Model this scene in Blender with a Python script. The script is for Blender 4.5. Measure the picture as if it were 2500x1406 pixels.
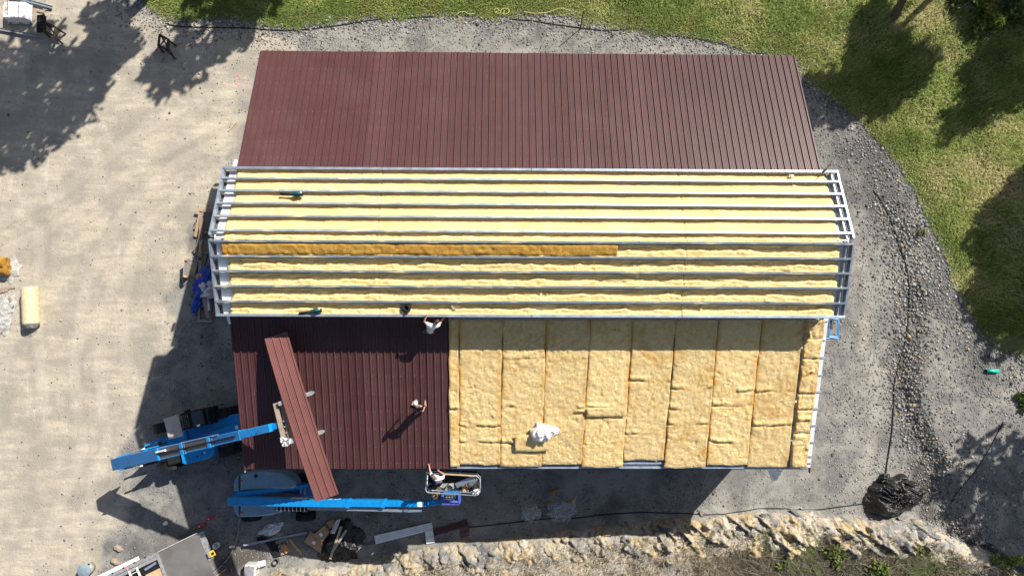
import bpy, bmesh, math, random
import numpy as np
from mathutils import Vector, Matrix, noise as mn

for o in list(bpy.data.objects):
    bpy.data.objects.remove(o, do_unlink=True)
scene = bpy.context.scene
COL = scene.collection
R = math.radians
rnd = random.Random(7)
rng = np.random.default_rng(7)

# ------------------------------------------------------------------ camera
CAM_LOC = Vector((-1.22770, -4.31049, 36.17621))
CAM_R = Vector((0.99988716, 0.00221944, 0.01485722))
CAM_D = Vector((0.00358038, -0.99573303, -0.09221129))
CAM_W = Vector((0.01458916, 0.09225408, -0.99562862))
FPX = 1599.96
cam_data = bpy.data.cameras.new('camera')
cam_data.sensor_fit = 'HORIZONTAL'
cam_data.sensor_width = 36.0
cam_data.lens = FPX / 2500.0 * 36.0
cam_data.clip_start = 0.1
cam_data.clip_end = 2000.0
cam = bpy.data.objects.new('camera', cam_data)
COL.objects.link(cam)
X, Y, Z = CAM_R, -CAM_D, -CAM_W
cam.matrix_world = Matrix(((X.x, Y.x, Z.x, CAM_LOC.x), (X.y, Y.y, Z.y, CAM_LOC.y), (X.z, Y.z, Z.z, CAM_LOC.z), (0, 0, 0, 1)))
scene.camera = cam

# ------------------------------------------------------------------ sky and sun
SUN_AZ, SUN_EL = 0.7593, 0.7249            # azimuth from +Y towards +X, elevation (radians)
world = bpy.data.worlds.new('World')
scene.world = world
world.use_nodes = True
wn = world.node_tree
sky = wn.nodes.new('ShaderNodeTexSky')
sky.sky_type = 'NISHITA'
sky.sun_disc = False
sky.sun_elevation = SUN_EL
sky.sun_rotation = SUN_AZ
sky.air_density = 1.0
sky.dust_density = 1.6
sky.ozone_density = 0.6
bg = wn.nodes['Background']
bg.inputs['Strength'].default_value = 0.057
wn.links.new(sky.outputs[0], bg.inputs['Color'])
sun_data = bpy.data.lights.new('sun', 'SUN')
sun_data.energy = 4.6
sun_data.angle = R(0.53)
sun_data.color = (1.0, 0.95, 0.86)
sun = bpy.data.objects.new('sun', sun_data)
COL.objects.link(sun)
sdir = Vector((math.sin(SUN_AZ) * math.cos(SUN_EL), math.cos(SUN_AZ) * math.cos(SUN_EL), math.sin(SUN_EL)))
sun.rotation_euler = sdir.to_track_quat('Z', 'Y').to_euler()
sun.location = sdir * 60
vs = scene.view_settings
vs.view_transform = 'Standard'
vs.look = 'None'
vs.gamma = 1.0
vs.use_curve_mapping = False
vs.exposure = 0.82
scene.cycles.max_bounces = 6
scene.cycles.transparent_max_bounces = 12

# ------------------------------------------------------------------ helpers
def P(u, v, z=0.0):
    """ground-plan point (at height z) that the survey of the photograph gives for a picture point"""
    ray = CAM_R * ((u - 1250) / FPX) + CAM_D * ((v - 703) / FPX) + CAM_W
    k = (z - CAM_LOC.z) / ray.z
    return CAM_LOC + ray * k

ORG = {}
def link(o):
    COL.objects.link(o)
    return o
def tag(o, label=None, cat=None, group=None, kind=None):
    if label: o['label'] = label
    if cat: o['category'] = cat
    if group: o['group'] = group
    if kind: o['kind'] = kind
    return o
def thing(name, loc, label, cat, group=None):
    o = bpy.data.objects.new(name, None)
    o.empty_display_size = 0.3
    link(o)
    o.location = loc
    ORG[o.name] = Vector(loc)
    return tag(o, label, cat, group)

class MB:
    """collects shapes in world coordinates and links them as one mesh object"""
    def __init__(s, M=None):
        s.v = []; s.f = []; s.mi = []; s.M = M; s.cur = 0
    def add(s, vs, fs):
        k = len(s.v)
        if s.M is not None:
            s.v += [tuple(s.M @ Vector(v)) for v in vs]
        else:
            s.v += [tuple(v) for v in vs]
        s.f += [[i + k for i in f] for f in fs]
        s.mi += [s.cur] * len(fs)
        return s
    def box(s, c, size, rz=0.0, tilt=None):
        sx, sy, sz = size[0] / 2, size[1] / 2, size[2] / 2
        c = Vector(c)
        m = Matrix.Rotation(rz, 3, 'Z')
        if tilt is not None: m = m @ tilt
        vs = [c + m @ Vector((a * sx, b * sy, d * sz)) for d in (-1, 1) for a, b in ((-1, -1), (1, -1), (1, 1), (-1, 1))]
        return s.add(vs, [(3, 2, 1, 0), (4, 5, 6, 7), (0, 1, 5, 4), (1, 2, 6, 5), (2, 3, 7, 6), (3, 0, 4, 7)])
    def beam(s, p, q, w, h, up=(0, 0, 1)):
        """square bar from p to q, its top face centred on the line"""
        p, q = Vector(p), Vector(q)
        d = (q - p).normalized(); side = d.cross(Vector(up)).normalized(); u = side.cross(d).normalized()
        vs = []
        for e in (p, q):
            vs += [e - side * w / 2 - u * h, e + side * w / 2 - u * h, e + side * w / 2, e - side * w / 2]
        return s.add(vs, [(0, 1, 2, 3), (7, 6, 5, 4), (0, 4, 5, 1), (1, 5, 6, 2), (2, 6, 7, 3), (3, 7, 4, 0)])
    def taper(s, p, q, w0, h0, w1, h1, up=(0, 0, 1)):
        p, q = Vector(p), Vector(q)
        d = (q - p).normalized(); side = d.cross(Vector(up)).normalized(); u = side.cross(d).normalized()
        vs = []
        for e, w, h in ((p, w0, h0), (q, w1, h1)):
            vs += [e - side * w / 2 - u * h / 2, e + side * w / 2 - u * h / 2, e + side * w / 2 + u * h / 2, e - side * w / 2 + u * h / 2]
        return s.add(vs, [(0, 1, 2, 3), (7, 6, 5, 4), (0, 4, 5, 1), (1, 5, 6, 2), (2, 6, 7, 3), (3, 7, 4, 0)])
    def tube(s, pts, r, n=8, cap=True):
        pts = [Vector(p) for p in pts]
        rings = []
        up = Vector((0, 0, 1))
        for i, p in enumerate(pts):
            a = pts[max(i - 1, 0)]; b = pts[min(i + 1, len(pts) - 1)]
            d = (b - a).normalized()
            ref = up if abs(d.z) < 0.95 else Vector((1, 0, 0))
            x = d.cross(ref).normalized(); y = x.cross(d).normalized()
            rr = r[i] if isinstance(r, (list, tuple)) else r
            rings.append([p + x * rr * math.cos(t * 2 * math.pi / n) + y * rr * math.sin(t * 2 * math.pi / n) for t in range(n)])
        vs = [v for g in rings for v in g]
        fs = []
        for i in range(len(rings) - 1):
            for t in range(n):
                fs.append((i * n + t, i * n + (t + 1) % n, (i + 1) * n + (t + 1) % n, (i + 1) * n + t))
        if cap:
            fs.append(tuple(range(n))[::-1]); fs.append(tuple(range((len(rings) - 1) * n, len(rings) * n)))
        return s.add(vs, fs)
    def prism(s, poly, z0, z1, inset=0.0):
        n = len(poly)
        cx = sum(p[0] for p in poly) / n; cy = sum(p[1] for p in poly) / n
        vs = [(p[0], p[1], z0) for p in poly]
        if inset:
            zb = z1 - inset
            vs += [(p[0], p[1], zb) for p in poly]
            k = []
            for p in poly:
                d = math.hypot(p[0] - cx, p[1] - cy) or 1
                k.append((p[0] + (cx - p[0]) * inset / d, p[1] + (cy - p[1]) * inset / d, z1))
            vs += k
            fs = [tuple(range(n))[::-1], tuple(range(2 * n, 3 * n))]
            for a in (0, n):
                fs += [(a + i, a + (i + 1) % n, a + n + (i + 1) % n, a + n + i) for i in range(n)]
        else:
            vs += [(p[0], p[1], z1) for p in poly]
            fs = [tuple(range(n))[::-1], tuple(range(n, 2 * n))] + [(i, (i + 1) % n, n + (i + 1) % n, n + i) for i in range(n)]
        return s.add(vs, fs)
    def lathe(s, prof, c, axis=(0, 0, 1), n=16):
        c = Vector(c); ax = Vector(axis).normalized()
        ref = Vector((0, 0, 1)) if abs(ax.z) < 0.9 else Vector((1, 0, 0))
        x = ax.cross(ref).normalized(); y = ax.cross(x).normalized()
        vs = []
        for r, h in prof:
            vs += [c + ax * h + (x * math.cos(t * 2 * math.pi / n) + y * math.sin(t * 2 * math.pi / n)) * r for t in range(n)]
        fs = []
        for i in range(len(prof) - 1):
            for t in range(n):
                fs.append((i * n + t, i * n + (t + 1) % n, (i + 1) * n + (t + 1) % n, (i + 1) * n + t))
        fs.append(tuple(range(n))[::-1]); fs.append(tuple(range((len(prof) - 1) * n, len(prof) * n)))
        return s.add(vs, fs)
    def grid(s, nx, ny, fn, close=False):
        vs = [fn(i / nx, j / ny) for j in range(ny + 1) for i in range(nx + 1)]
        w = nx + 1
        fs = [(j * w + i, j * w + i + 1, (j + 1) * w + i + 1, (j + 1) * w + i) for j in range(ny) for i in range(nx)]
        return s.add(vs, fs)
    def build(s, name, mat, parent=None, smooth=False, bevel=0.0, base=None, fixn=True):
        if parent is not None: org = ORG[parent.name]
        elif base is not None: org = Vector(base)
        else:
            a = np.array(s.v); org = Vector(((a[:, 0].min() + a[:, 0].max()) / 2, (a[:, 1].min() + a[:, 1].max()) / 2, a[:, 2].min()))
        me = bpy.data.meshes.new(name)
        me.from_pydata([(v[0] - org.x, v[1] - org.y, v[2] - org.z) for v in s.v], [], s.f)
        mats = mat if isinstance(mat, (list, tuple)) else [mat]
        for m in mats: me.materials.append(m)
        if len(mats) > 1: me.polygons.foreach_set('material_index', s.mi)
        if fixn or bevel:
            bm = bmesh.new(); bm.from_mesh(me)
            if fixn: bmesh.ops.recalc_face_normals(bm, faces=bm.faces)
            if bevel:
                ed = [e for e in bm.edges if len(e.link_faces) == 2 and e.calc_face_angle(0) > 0.5]
                bmesh.ops.bevel(bm, geom=ed, offset=bevel, segments=1, affect='EDGES', clamp_overlap=True)
            bm.to_mesh(me); bm.free()
        if smooth: me.polygons.foreach_set('use_smooth', [True] * len(me.polygons))
        me.update()
        o = bpy.data.objects.new(name, me)
        link(o)
        if parent is not None:
            o.parent = parent
        else:
            o.location = org
        ORG[o.name] = org
        return o

def rough_path(pts, sub=6, amp=0.0, seed=0):
    """smooth curve through points (Catmull-Rom)"""
    pts = [Vector(p) for p in pts]
    out = []
    for i in range(len(pts) - 1):
        p0 = pts[max(i - 1, 0)]; p1 = pts[i]; p2 = pts[i + 1]; p3 = pts[min(i + 2, len(pts) - 1)]
        for k in range(sub):
            t = k / sub
            out.append(0.5 * ((2 * p1) + (p2 - p0) * t + (2 * p0 - 5 * p1 + 4 * p2 - p3) * t * t + (3 * p1 - p0 - 3 * p2 + p3) * t ** 3))
    out.append(pts[-1])
    if amp:
        out = [p + Vector((mn.noise((p.x * 2 + seed, p.y * 2, 3)), mn.noise((p.x * 2, p.y * 2 + seed, 9)), 0)) * amp for p in out]
    return out

# ------------------------------------------------------------------ materials
class NT:
    def __init__(s, name):
        s.m = bpy.data.materials.new(name); s.m.use_nodes = True
        s.t = s.m.node_tree; s.b = s.t.nodes['Principled BSDF']
        s.pos = None
    def node(s, t, **kw):
        n = s.t.nodes.new(t)
        for k, v in kw.items(): setattr(n, k, v)
        return n
    def lk(s, a, b): s.t.links.new(a, b)
    def P(s):
        if s.pos is None: s.pos = s.node('ShaderNodeNewGeometry').outputs['Position']
        return s.pos
    def mapped(s, scale=(1, 1, 1), rot=(0, 0, 0)):
        n = s.node('ShaderNodeMapping')
        n.inputs['Scale'].default_value = scale; n.inputs['Rotation'].default_value = rot
        s.lk(s.P(), n.inputs['Vector'])
        return n.outputs[0]
    def noise(s, scale, detail=4, rough=0.55, vec=None, dist=0.0):
        n = s.node('ShaderNodeTexNoise')
        n.inputs['Scale'].default_value = scale; n.inputs['Detail'].default_value = detail
        n.inputs['Roughness'].default_value = rough; n.inputs['Distortion'].default_value = dist
        s.lk(vec if vec is not None else s.P(), n.inputs['Vector'])
        return n.outputs['Fac']
    def voro(s, scale, vec=None, feature='F1', out='Distance'):
        n = s.node('ShaderNodeTexVoronoi', feature=feature)
        n.inputs['Scale'].default_value = scale
        s.lk(vec if vec is not None else s.P(), n.inputs['Vector'])
        return n.outputs[out]
    def ramp(s, fac, stops):
        n = s.node('ShaderNodeValToRGB')
        e = n.color_ramp.elements
        while len(e) < len(stops): e.new(0.5)
        for k, (p, c) in zip(e, stops):
            k.position = p
            k.color = (c, c, c, 1) if isinstance(c, (int, float)) else (c[0], c[1], c[2], 1)
        s.lk(fac, n.inputs[0])
        return n.outputs[0]
    def mix(s, fac, a, b, mode='MIX'):
        n = s.node('ShaderNodeMix', data_type='RGBA', blend_type=mode)
        for i, v in ((0, fac), (6, a), (7, b)):
            if isinstance(v, (int, float)): n.inputs[i].default_value = v
            elif isinstance(v, (tuple, list)): n.inputs[i].default_value = (v[0], v[1], v[2], 1)
            else: s.lk(v, n.inputs[i])
        return n.outputs[2]
    def math(s, op, a, b=0.0):
        n = s.node('ShaderNodeMath', operation=op)
        for i, v in ((0, a), (1, b)):
            if isinstance(v, (int, float)): n.inputs[i].default_value = v
            else: s.lk(v, n.inputs[i])
        return n.outputs[0]
    def attr(s, name, out='Color'):
        n = s.node('ShaderNodeAttribute'); n.attribute_name = name
        return n.outputs[out]
    def sep(s, c):
        n = s.node('ShaderNodeSeparateColor'); s.lk(c, n.inputs[0]); return n.outputs
    def orand(s):
        return s.node('ShaderNodeObjectInfo').outputs['Random']
    def hsv(s, col, h=0.5, sat=1.0, val=1.0):
        n = s.node('ShaderNodeHueSaturation')
        for k, v in (('Hue', h), ('Saturation', sat), ('Value', val), ('Color', col)):
            if isinstance(v, (int, float)): n.inputs[k].default_value = v
            elif isinstance(v, tuple): n.inputs[k].default_value = (*v, 1)
            else: s.lk(v, n.inputs[k])
        return n.outputs[0]
    def bump(s, h, strength=0.5, dist=0.05):
        n = s.node('ShaderNodeBump')
        n.inputs['Strength'].default_value = strength; n.inputs['Distance'].default_value = dist
        s.lk(h, n.inputs['Height']); s.lk(n.outputs[0], s.b.inputs['Normal'])
    def out(s, col, rough=0.6, metal=0.0, spec=0.5):
        for k, v in (('Base Color', col), ('Roughness', rough), ('Metallic', metal), ('Specular IOR Level', spec)):
            if isinstance(v, (int, float)): s.b.inputs[k].default_value = v
            elif isinstance(v, tuple): s.b.inputs[k].default_value = (v[0], v[1], v[2], 1)
            else: s.lk(v, s.b.inputs[k])
        return s.m

def simple(name, c, rough=0.6, metal=0.0, spec=0.5, var=0.18, scale=6.0, dirt=None, bump=0.0, bscale=30):
    """painted or plain surface with uneven tone and optional dirt"""
    t = NT(name)
    n = t.noise(scale, 5)
    col = t.mix(t.ramp(n, [(0.3, 0.0), (0.7, 1.0)]), tuple(max(0, x * (1 - var)) for x in c), tuple(min(1, x * (1 + var)) for x in c))
    rr = t.ramp(n, [(0.3, max(0.0, rough - 0.08)), (0.7, min(1, rough + 0.08))])
    if dirt:
        d = t.ramp(t.noise(scale * 0.4 + 1.3, 6, 0.65), [(0.52, 0.0), (0.75, 0.65)])
        col = t.mix(d, col, dirt)
    if bump: t.bump(t.noise(bscale, 4), bump, 0.03)
    return t.out(col, rr, metal, spec)
# ------------------------------------------------------------------ material library
def m_ground():
    t = NT('yard_ground')
    mask = t.sep(t.attr('mask'))
    fine = t.noise(26, 5, 0.7); mid = t.noise(5.5, 5, 0.6); big = t.noise(0.55, 5, 0.6); streak = t.noise(1.0, 5, 0.6, t.mapped((0.5, 3.2, 1), (0, 0, 1.15)))
    stone = t.voro(17, out='Color'); sv = t.sep(stone)[0]
    g = t.mix(t.ramp(sv, [(0.0, 0.0), (1.0, 1.0)]), (0.070, 0.068, 0.066), (0.28, 0.272, 0.255))
    g = t.mix(t.ramp(fine, [(0.25, 0.0), (0.75, 1.0)]), g, (0.185, 0.178, 0.165))
    dusty = t.mix(fine, (0.23, 0.218, 0.195), (0.335, 0.318, 0.285))
    patch = t.noise(0.75, 7, 0.68, dist=0.5)
    g = t.mix(t.ramp(patch, [(0.42, 0.0), (0.58, 0.88)]), g, dusty)
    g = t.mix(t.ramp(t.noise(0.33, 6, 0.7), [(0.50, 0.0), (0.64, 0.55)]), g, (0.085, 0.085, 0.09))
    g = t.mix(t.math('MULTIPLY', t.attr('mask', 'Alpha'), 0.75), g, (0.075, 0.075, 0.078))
    d = t.mix(t.ramp(mid, [(0.3, 0.0), (0.7, 1.0)]), (0.405, 0.353, 0.278), (0.53, 0.466, 0.372))
    d = t.mix(t.ramp(streak, [(0.42, 0.0), (0.60, 0.72)]), d, (0.325, 0.292, 0.243))
    d = t.mix(t.ramp(t.noise(55, 3, 0.6), [(0.60, 0.0), (0.70, 0.65)]), d, (0.19, 0.17, 0.145))
    d = t.mix(t.ramp(t.noise(1.0, 6, 0.68, t.mapped((2.6, 0.35, 1), (0, 0, 0.25))), [(0.55, 0.0), (0.72, 0.6)]), d, (0.56, 0.505, 0.425))
    d = t.mix(t.ramp(fine, [(0.50, 0.0), (0.8, 0.75)]), d, (0.215, 0.195, 0.165))
    d = t.mix(t.ramp(big, [(0.42, 0.0), (0.60, 0.8)]), d, (0.275, 0.25, 0.21))
    f = t.ramp(t.math('ADD', mask[0], t.math('MULTIPLY', t.math('SUBTRACT', t.noise(0.9, 6, 0.65), 0.5), 1.1)), [(0.36, 0.0), (0.66, 1.0)])
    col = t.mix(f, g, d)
    tr = t.attr('track', 'Fac')
    col = t.mix(t.math('MULTIPLY', tr, 0.24), col, (0.56, 0.50, 0.415))
    col = t.mix(t.math('MULTIPLY', t.attr('rut', 'Fac'), t.ramp(t.noise(3.0, 4), [(0.35, 0.0), (0.65, 0.5)])), col, (0.25, 0.225, 0.195))
    mud_dark = t.attr('mud_dark', 'Fac')
    col = t.mix(t.math('MULTIPLY', mud_dark, 0.8), col, (0.06, 0.05, 0.04))
    soil = t.mix(t.ramp(mid, [(0.3, 0.0), (0.7, 1.0)]), (0.085, 0.095, 0.030), (0.18, 0.17, 0.07))
    fg = t.ramp(t.math('ADD', mask[1], t.math('MULTIPLY', t.math('SUBTRACT', t.noise(2.2, 5), 0.5), 0.7)), [(0.42, 0.0), (0.6, 1.0)])
    col = t.mix(fg, col, soil)
    pale = t.mix(t.ramp(mid, [(0.35, 0.0), (0.65, 1.0)]), (0.25, 0.225, 0.195), (0.46, 0.405, 0.325))
    rust = t.mix(t.ramp(t.noise(1.6, 6, 0.65), [(0.52, 0.0), (0.7, 0.85)]), pale, (0.43, 0.305, 0.155))
    rk = t.mix(t.ramp(t.noise(0.9, 6, 0.65, t.mapped((0.5, 1.7, 1), (0, 0, 0.6))), [(0.48, 0.0), (0.62, 0.9)]), rust, (0.22, 0.225, 0.235))
    rk = t.mix(t.ramp(fine, [(0.52, 0.0), (0.78, 0.6)]), rk, (0.20, 0.175, 0.15))
    fb = t.ramp(t.math('ADD', mask[2], t.math('MULTIPLY', t.math('SUBTRACT', t.noise(1.8, 5), 0.5), 0.6)), [(0.4, 0.0), (0.62, 1.0)])
    col = t.mix(fb, col, rk)
    col = t.mix(t.math('MULTIPLY', t.attr('humus', 'Fac'), t.ramp(t.noise(2.6, 5, 0.65), [(0.3, 0.35), (0.62, 0.95)])), col, (0.085, 0.08, 0.055))
    h = t.math('ADD', t.math('MULTIPLY', fine, 0.6), t.math('ADD', t.math('MULTIPLY', mid, 0.9), t.math('MULTIPLY', t.voro(17), 0.5)))
    t.bump(h, 0.42, 0.055)
    return t.out(col, 0.95, 0, 0.2)

def m_maroon(name, c, scuff=0.5):
    t = NT(name)
    n = t.noise(0.7, 5, 0.6); st = t.noise(1.0, 4, 0.6, t.mapped((7, 0.35, 1)))
    col = t.mix(t.ramp(n, [(0.3, 0.0), (0.7, 1.0)]), tuple(x * 0.9 for x in c), tuple(x * 1.12 for x in c))
    sc = t.ramp(t.noise(1.0, 7, 0.72, t.mapped((9, 0.8, 1))), [(0.66, 0.0), (0.76, scuff)])
    col = t.mix(sc, col, (0.34, 0.27, 0.26))
    col = t.mix(t.math('MULTIPLY', t.math('SUBTRACT', t.orand(), 0.3), 0.30), col, (0.15, 0.08, 0.08))
    rr = t.ramp(st, [(0.3, 0.34), (0.7, 0.46)])
    dust = t.ramp(t.noise(0.45, 7, 0.7), [(0.52, 0.0), (0.75, 0.16)])
    col = t.mix(dust, col, (0.17, 0.115, 0.11))
    return t.out(col, rr, 0.0, 0.42)

def m_galv(name, c, rough=0.38, metal=0.75, overspray=0.0):
    t = NT(name)
    n = t.noise(3.0, 4, 0.6); v = t.voro(22, out='Color')
    col = t.mix(t.ramp(n, [(0.3, 0.0), (0.7, 1.0)]), tuple(x * 0.88 for x in c), tuple(min(1, x * 1.1) for x in c))
    col = t.mix(0.06, col, v)
    m = metal
    if overspray:
        f = t.ramp(t.noise(1.0, 5, 0.7, t.mapped((0.9, 9, 4))), [(0.54, 0.0), (0.62, overspray)])
        col = t.mix(f, col, (0.74, 0.62, 0.36))
        m = t.math('MULTIPLY', t.math('SUBTRACT', 1.0, f), metal)
    return t.out(col, t.ramp(n, [(0.3, rough - 0.06), (0.7, rough + 0.08)]), m, 0.5)

def m_foam():
    t = NT('sprayed_foam')
    n = t.noise(1.4, 6, 0.62); s = t.noise(1.0, 6, 0.65, t.mapped((2.2, 8, 8)))
    col = t.mix(t.ramp(n, [(0.3, 0.0), (0.7, 1.0)]), (0.655, 0.505, 0.215), (0.73, 0.59, 0.30))
    col = t.mix(t.ramp(s, [(0.55, 0.0), (0.75, 0.45)]), col, (0.56, 0.36, 0.12))
    col = t.mix(t.ramp(t.noise(0.8, 3), [(0.55, 0.0), (0.72, 0.4)]), col, (0.75, 0.64, 0.36))
    h = t.math('ADD', s, t.math('MULTIPLY', t.noise(28, 4, 0.6), 0.45))
    t.bump(h, 0.8, 0.06)
    t.b.inputs['Subsurface Weight'].default_value = 0.8
    t.b.inputs['Subsurface Radius'].default_value = (1.0, 0.85, 0.5)
    t.b.inputs['Subsurface Scale'].default_value = 0.22
    return t.out(col, 0.72, 0, 0.3)

def m_wool(name, light, mid, deep, k=0.5):
    t = NT(name)
    w = t.noise(0.8, 7, 0.7, dist=0.8); p = t.noise(7.0, 8, 0.78, dist=1.5); f = t.noise(30, 6, 0.75, dist=2.0); q = t.noise(2.4, 7, 0.72, dist=0.8)
    col = t.mix(t.ramp(p, [(0.36, 0.0), (0.62, 1.0)]), mid, light)
    col = t.mix(t.ramp(q, [(0.50, 0.0), (0.66, k * 0.55)]), col, tuple(a * 0.55 + b * 0.45 for a, b in zip(mid, deep)))
    col = t.mix(t.ramp(w, [(0.54, 0.0), (0.68, k * 0.8)]), col, deep)
    col = t.mix(t.ramp(f, [(0.52, 0.0), (0.70, 0.42)]), col, tuple(x * 0.6 for x in mid))
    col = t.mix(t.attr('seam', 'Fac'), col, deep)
    col = t.hsv(col, 0.5, 1.0, t.math('ADD', 0.94, t.math('MULTIPLY', t.orand(), 0.12)))
    h = t.math('ADD', t.math('MULTIPLY', p, 1.0), t.math('MULTIPLY', f, 0.35))
    t.bump(h, 0.9, 0.075)
    return t.out(col, 0.95, 0, 0.15)

def m_wood(name, a, b, rot=0.0):
    t = NT(name)
    tc = t.node('ShaderNodeTexCoord').outputs['Object']
    n = t.noise(3.0, 6, 0.7, tc); f = t.noise(22, 4, 0.6, tc)
    col = t.mix(t.ramp(n, [(0.3, 0.0), (0.7, 1.0)]), a, b)
    col = t.mix(t.ramp(f, [(0.5, 0.0), (0.8, 0.5)]), col, tuple(x * 0.5 for x in a))
    col = t.hsv(col, 0.5, 1.0, t.math('ADD', 0.8, t.math('MULTIPLY', t.orand(), 0.4)))
    t.bump(f, 0.3, 0.01)
    return t.out(col, 0.85, 0, 0.25)

def m_film(name, tint, alpha, rough=0.18):
    t = NT(name)
    n = t.noise(7, 6, 0.7, dist=1.0)
    a = t.ramp(n, [(0.35, max(0.05, alpha - 0.25)), (0.7, min(1, alpha + 0.3))])
    t.b.inputs['IOR'].default_value = 1.4
    t.lk(a, t.b.inputs['Alpha'])
    t.bump(n, 0.5, 0.04)
    return t.out(tint, rough, 0, 0.7)

def m_tarp(name, c, rough=0.3, bump=0.8, spec=0.6):
    t = NT(name)
    n = t.noise(6, 6, 0.68, dist=1.4); n2 = t.noise(1.5, 4)
    col = t.mix(t.ramp(n2, [(0.3, 0.0), (0.7, 1.0)]), tuple(x * 0.8 for x in c), tuple(min(1, x * 1.25) for x in c))
    t.bump(n, bump, 0.06)
    return t.out(col, rough, 0, spec)

def m_stone(name, use_attr=False):
    t = NT(name)
    n = t.noise(7, 6, 0.7); n2 = t.noise(2.2, 5, 0.6)
    if use_attr:
        base = t.attr('tone')
    else:
        r = t.orand()
        base = t.ramp(r, [(0.0, (0.10, 0.105, 0.115)), (0.35, (0.17, 0.175, 0.185)), (0.6, (0.25, 0.245, 0.235)), (0.8, (0.40, 0.33, 0.23)), (1.0, (0.40, 0.29, 0.15))])
        base = t.mix(t.ramp(n2, [(0.54, 0.0), (0.62, 0.85)]), base, (0.42, 0.325, 0.195))
        base = t.mix(t.ramp(t.noise(1.3, 6, 0.7, dist=1.0), [(0.55, 0.0), (0.66, 0.8)]), base, (0.13, 0.135, 0.145))
    col = t.mix(t.ramp(n, [(0.3, 0.0), (0.7, 1.0)]), t.mix(0.45, base, (0.0, 0.0, 0.0)), base)
    t.bump(n, 0.5, 0.05)
    return t.out(col, 0.9, 0, 0.25)

def m_leaf(name, trans=0.25):
    t = NT(name)
    c = t.attr('tone')
    t.b.inputs['Transmission Weight'].default_value = 0.0
    m = t.out(c, 0.75, 0, 0.25)
    tr = t.node('ShaderNodeBsdfTranslucent'); t.lk(c, tr.inputs[0])
    mx = t.node('ShaderNodeMixShader'); mx.inputs[0].default_value = trans
    o = t.t.nodes['Material Output']
    t.lk(t.b.outputs[0], mx.inputs[1]); t.lk(tr.outputs[0], mx.inputs[2]); t.lk(mx.outputs[0], o.inputs['Surface'])
    return m

M = {}
M['ground'] = m_ground()
M['maroon'] = m_maroon('maroon_roof_paint', (0.080, 0.0325, 0.0325))
M['maroon_sheet'] = m_maroon('maroon_sheet_paint', (0.17, 0.068, 0.060), 0.2)
M['maroon_trim'] = simple('maroon_trim_paint', (0.09, 0.022, 0.024), 0.45)
M['galv'] = m_galv('galvanised_steel', (0.37, 0.43, 0.51), 0.40, 0.6)
M['galv_spray'] = m_galv('galvanised_steel_with_overspray', (0.35, 0.41, 0.49), 0.40, 0.6, 0.85)
M['liner'] = m_galv('white_liner_panel', (0.76, 0.78, 0.80), 0.4, 0.1)
M['white_metal'] = simple('white_painted_metal', (0.80, 0.80, 0.80), 0.4, var=0.06)
M['wall'] = simple('wall_panel', (0.36, 0.33, 0.30), 0.5)
M['foam'] = m_foam()
M['wool'] = m_wool('glass_wool', (0.87, 0.68, 0.37), (0.69, 0.49, 0.20), (0.62, 0.345, 0.09), 1.0)
M['wool_orange'] = m_wool('orange_glass_wool', (0.50, 0.30, 0.07), (0.39, 0.21, 0.038), (0.42, 0.15, 0.015), 0.75)
M['blue'] = simple('blue_machine_paint', (0.003, 0.235, 0.60), 0.38, var=0.14, spec=0.5, dirt=(0.04, 0.15, 0.28))
M['blue_dark'] = simple('dusty_blue_paint', (0.012, 0.135, 0.36), 0.5, var=0.12, dirt=(0.12, 0.16, 0.19))
M['blue_violet'] = simple('violet_blue_paint', (0.05, 0.085, 0.40), 0.45, var=0.2, dirt=(0.2, 0.2, 0.24))
M['hood'] = simple('grey_hood_plastic', (0.19, 0.30, 0.39), 0.5, var=0.08)
M['black'] = simple('black_plastic', (0.014, 0.0145, 0.016), 0.6, var=0.25, spec=0.22)
M['rubber'] = simple('tyre_rubber', (0.022, 0.022, 0.023), 0.9, var=0.3, spec=0.15, dirt=(0.08, 0.075, 0.07))
M['steel_dark'] = simple('dark_greasy_steel', (0.10, 0.10, 0.105), 0.5, 0.3, dirt=(0.16, 0.13, 0.10))
M['steel'] = simple('bright_steel', (0.62, 0.62, 0.63), 0.3, 0.85)
M['grey_metal'] = simple('grey_metal', (0.33, 0.33, 0.34), 0.5, 0.3, dirt=(0.25, 0.22, 0.18))
M['deck_plate'] = simple('worn_steel_deck', (0.20, 0.19, 0.18), 0.42, 0.35, var=0.22, scale=0.9, dirt=(0.30, 0.265, 0.22))
M['wood'] = m_wood('fresh_lumber', (0.40, 0.27, 0.15), (0.56, 0.41, 0.25))
M['wood_old'] = m_wood('weathered_lumber', (0.23, 0.18, 0.14), (0.36, 0.30, 0.245))
M['wood_grey'] = m_wood('grey_weathered_board', (0.30, 0.275, 0.25), (0.46, 0.43, 0.40))
M['wood_dark'] = m_wood('dark_stained_wood', (0.035, 0.026, 0.022), (0.075, 0.055, 0.045))
M['wood_orange'] = m_wood('orange_lumber', (0.55, 0.27, 0.09), (0.66, 0.38, 0.16))
M['card'] = simple('cardboard', (0.42, 0.26, 0.14), 0.85, var=0.15)
M['paper'] = simple('white_paper', (0.8, 0.8, 0.8), 0.7, var=0.05)
M['film'] = m_film('clear_plastic_film', (0.70, 0.72, 0.75), 0.28)
M['film_thin'] = m_film('thin_clear_wrap', (0.85, 0.85, 0.80), 0.12, 0.12)
M['film_white'] = m_film('white_plastic_film', (0.86, 0.86, 0.88), 0.92, 0.3)
M['tarp_black'] = m_tarp('black_polythene', (0.012, 0.012, 0.013), 0.30)
M['tarp_blue'] = m_tarp('blue_tarpaulin', (0.008, 0.06, 0.42), 0.45)
M['cloth_white'] = m_tarp('white_cotton', (0.78, 0.78, 0.80), 0.85, 0.5, 0.2)
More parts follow.
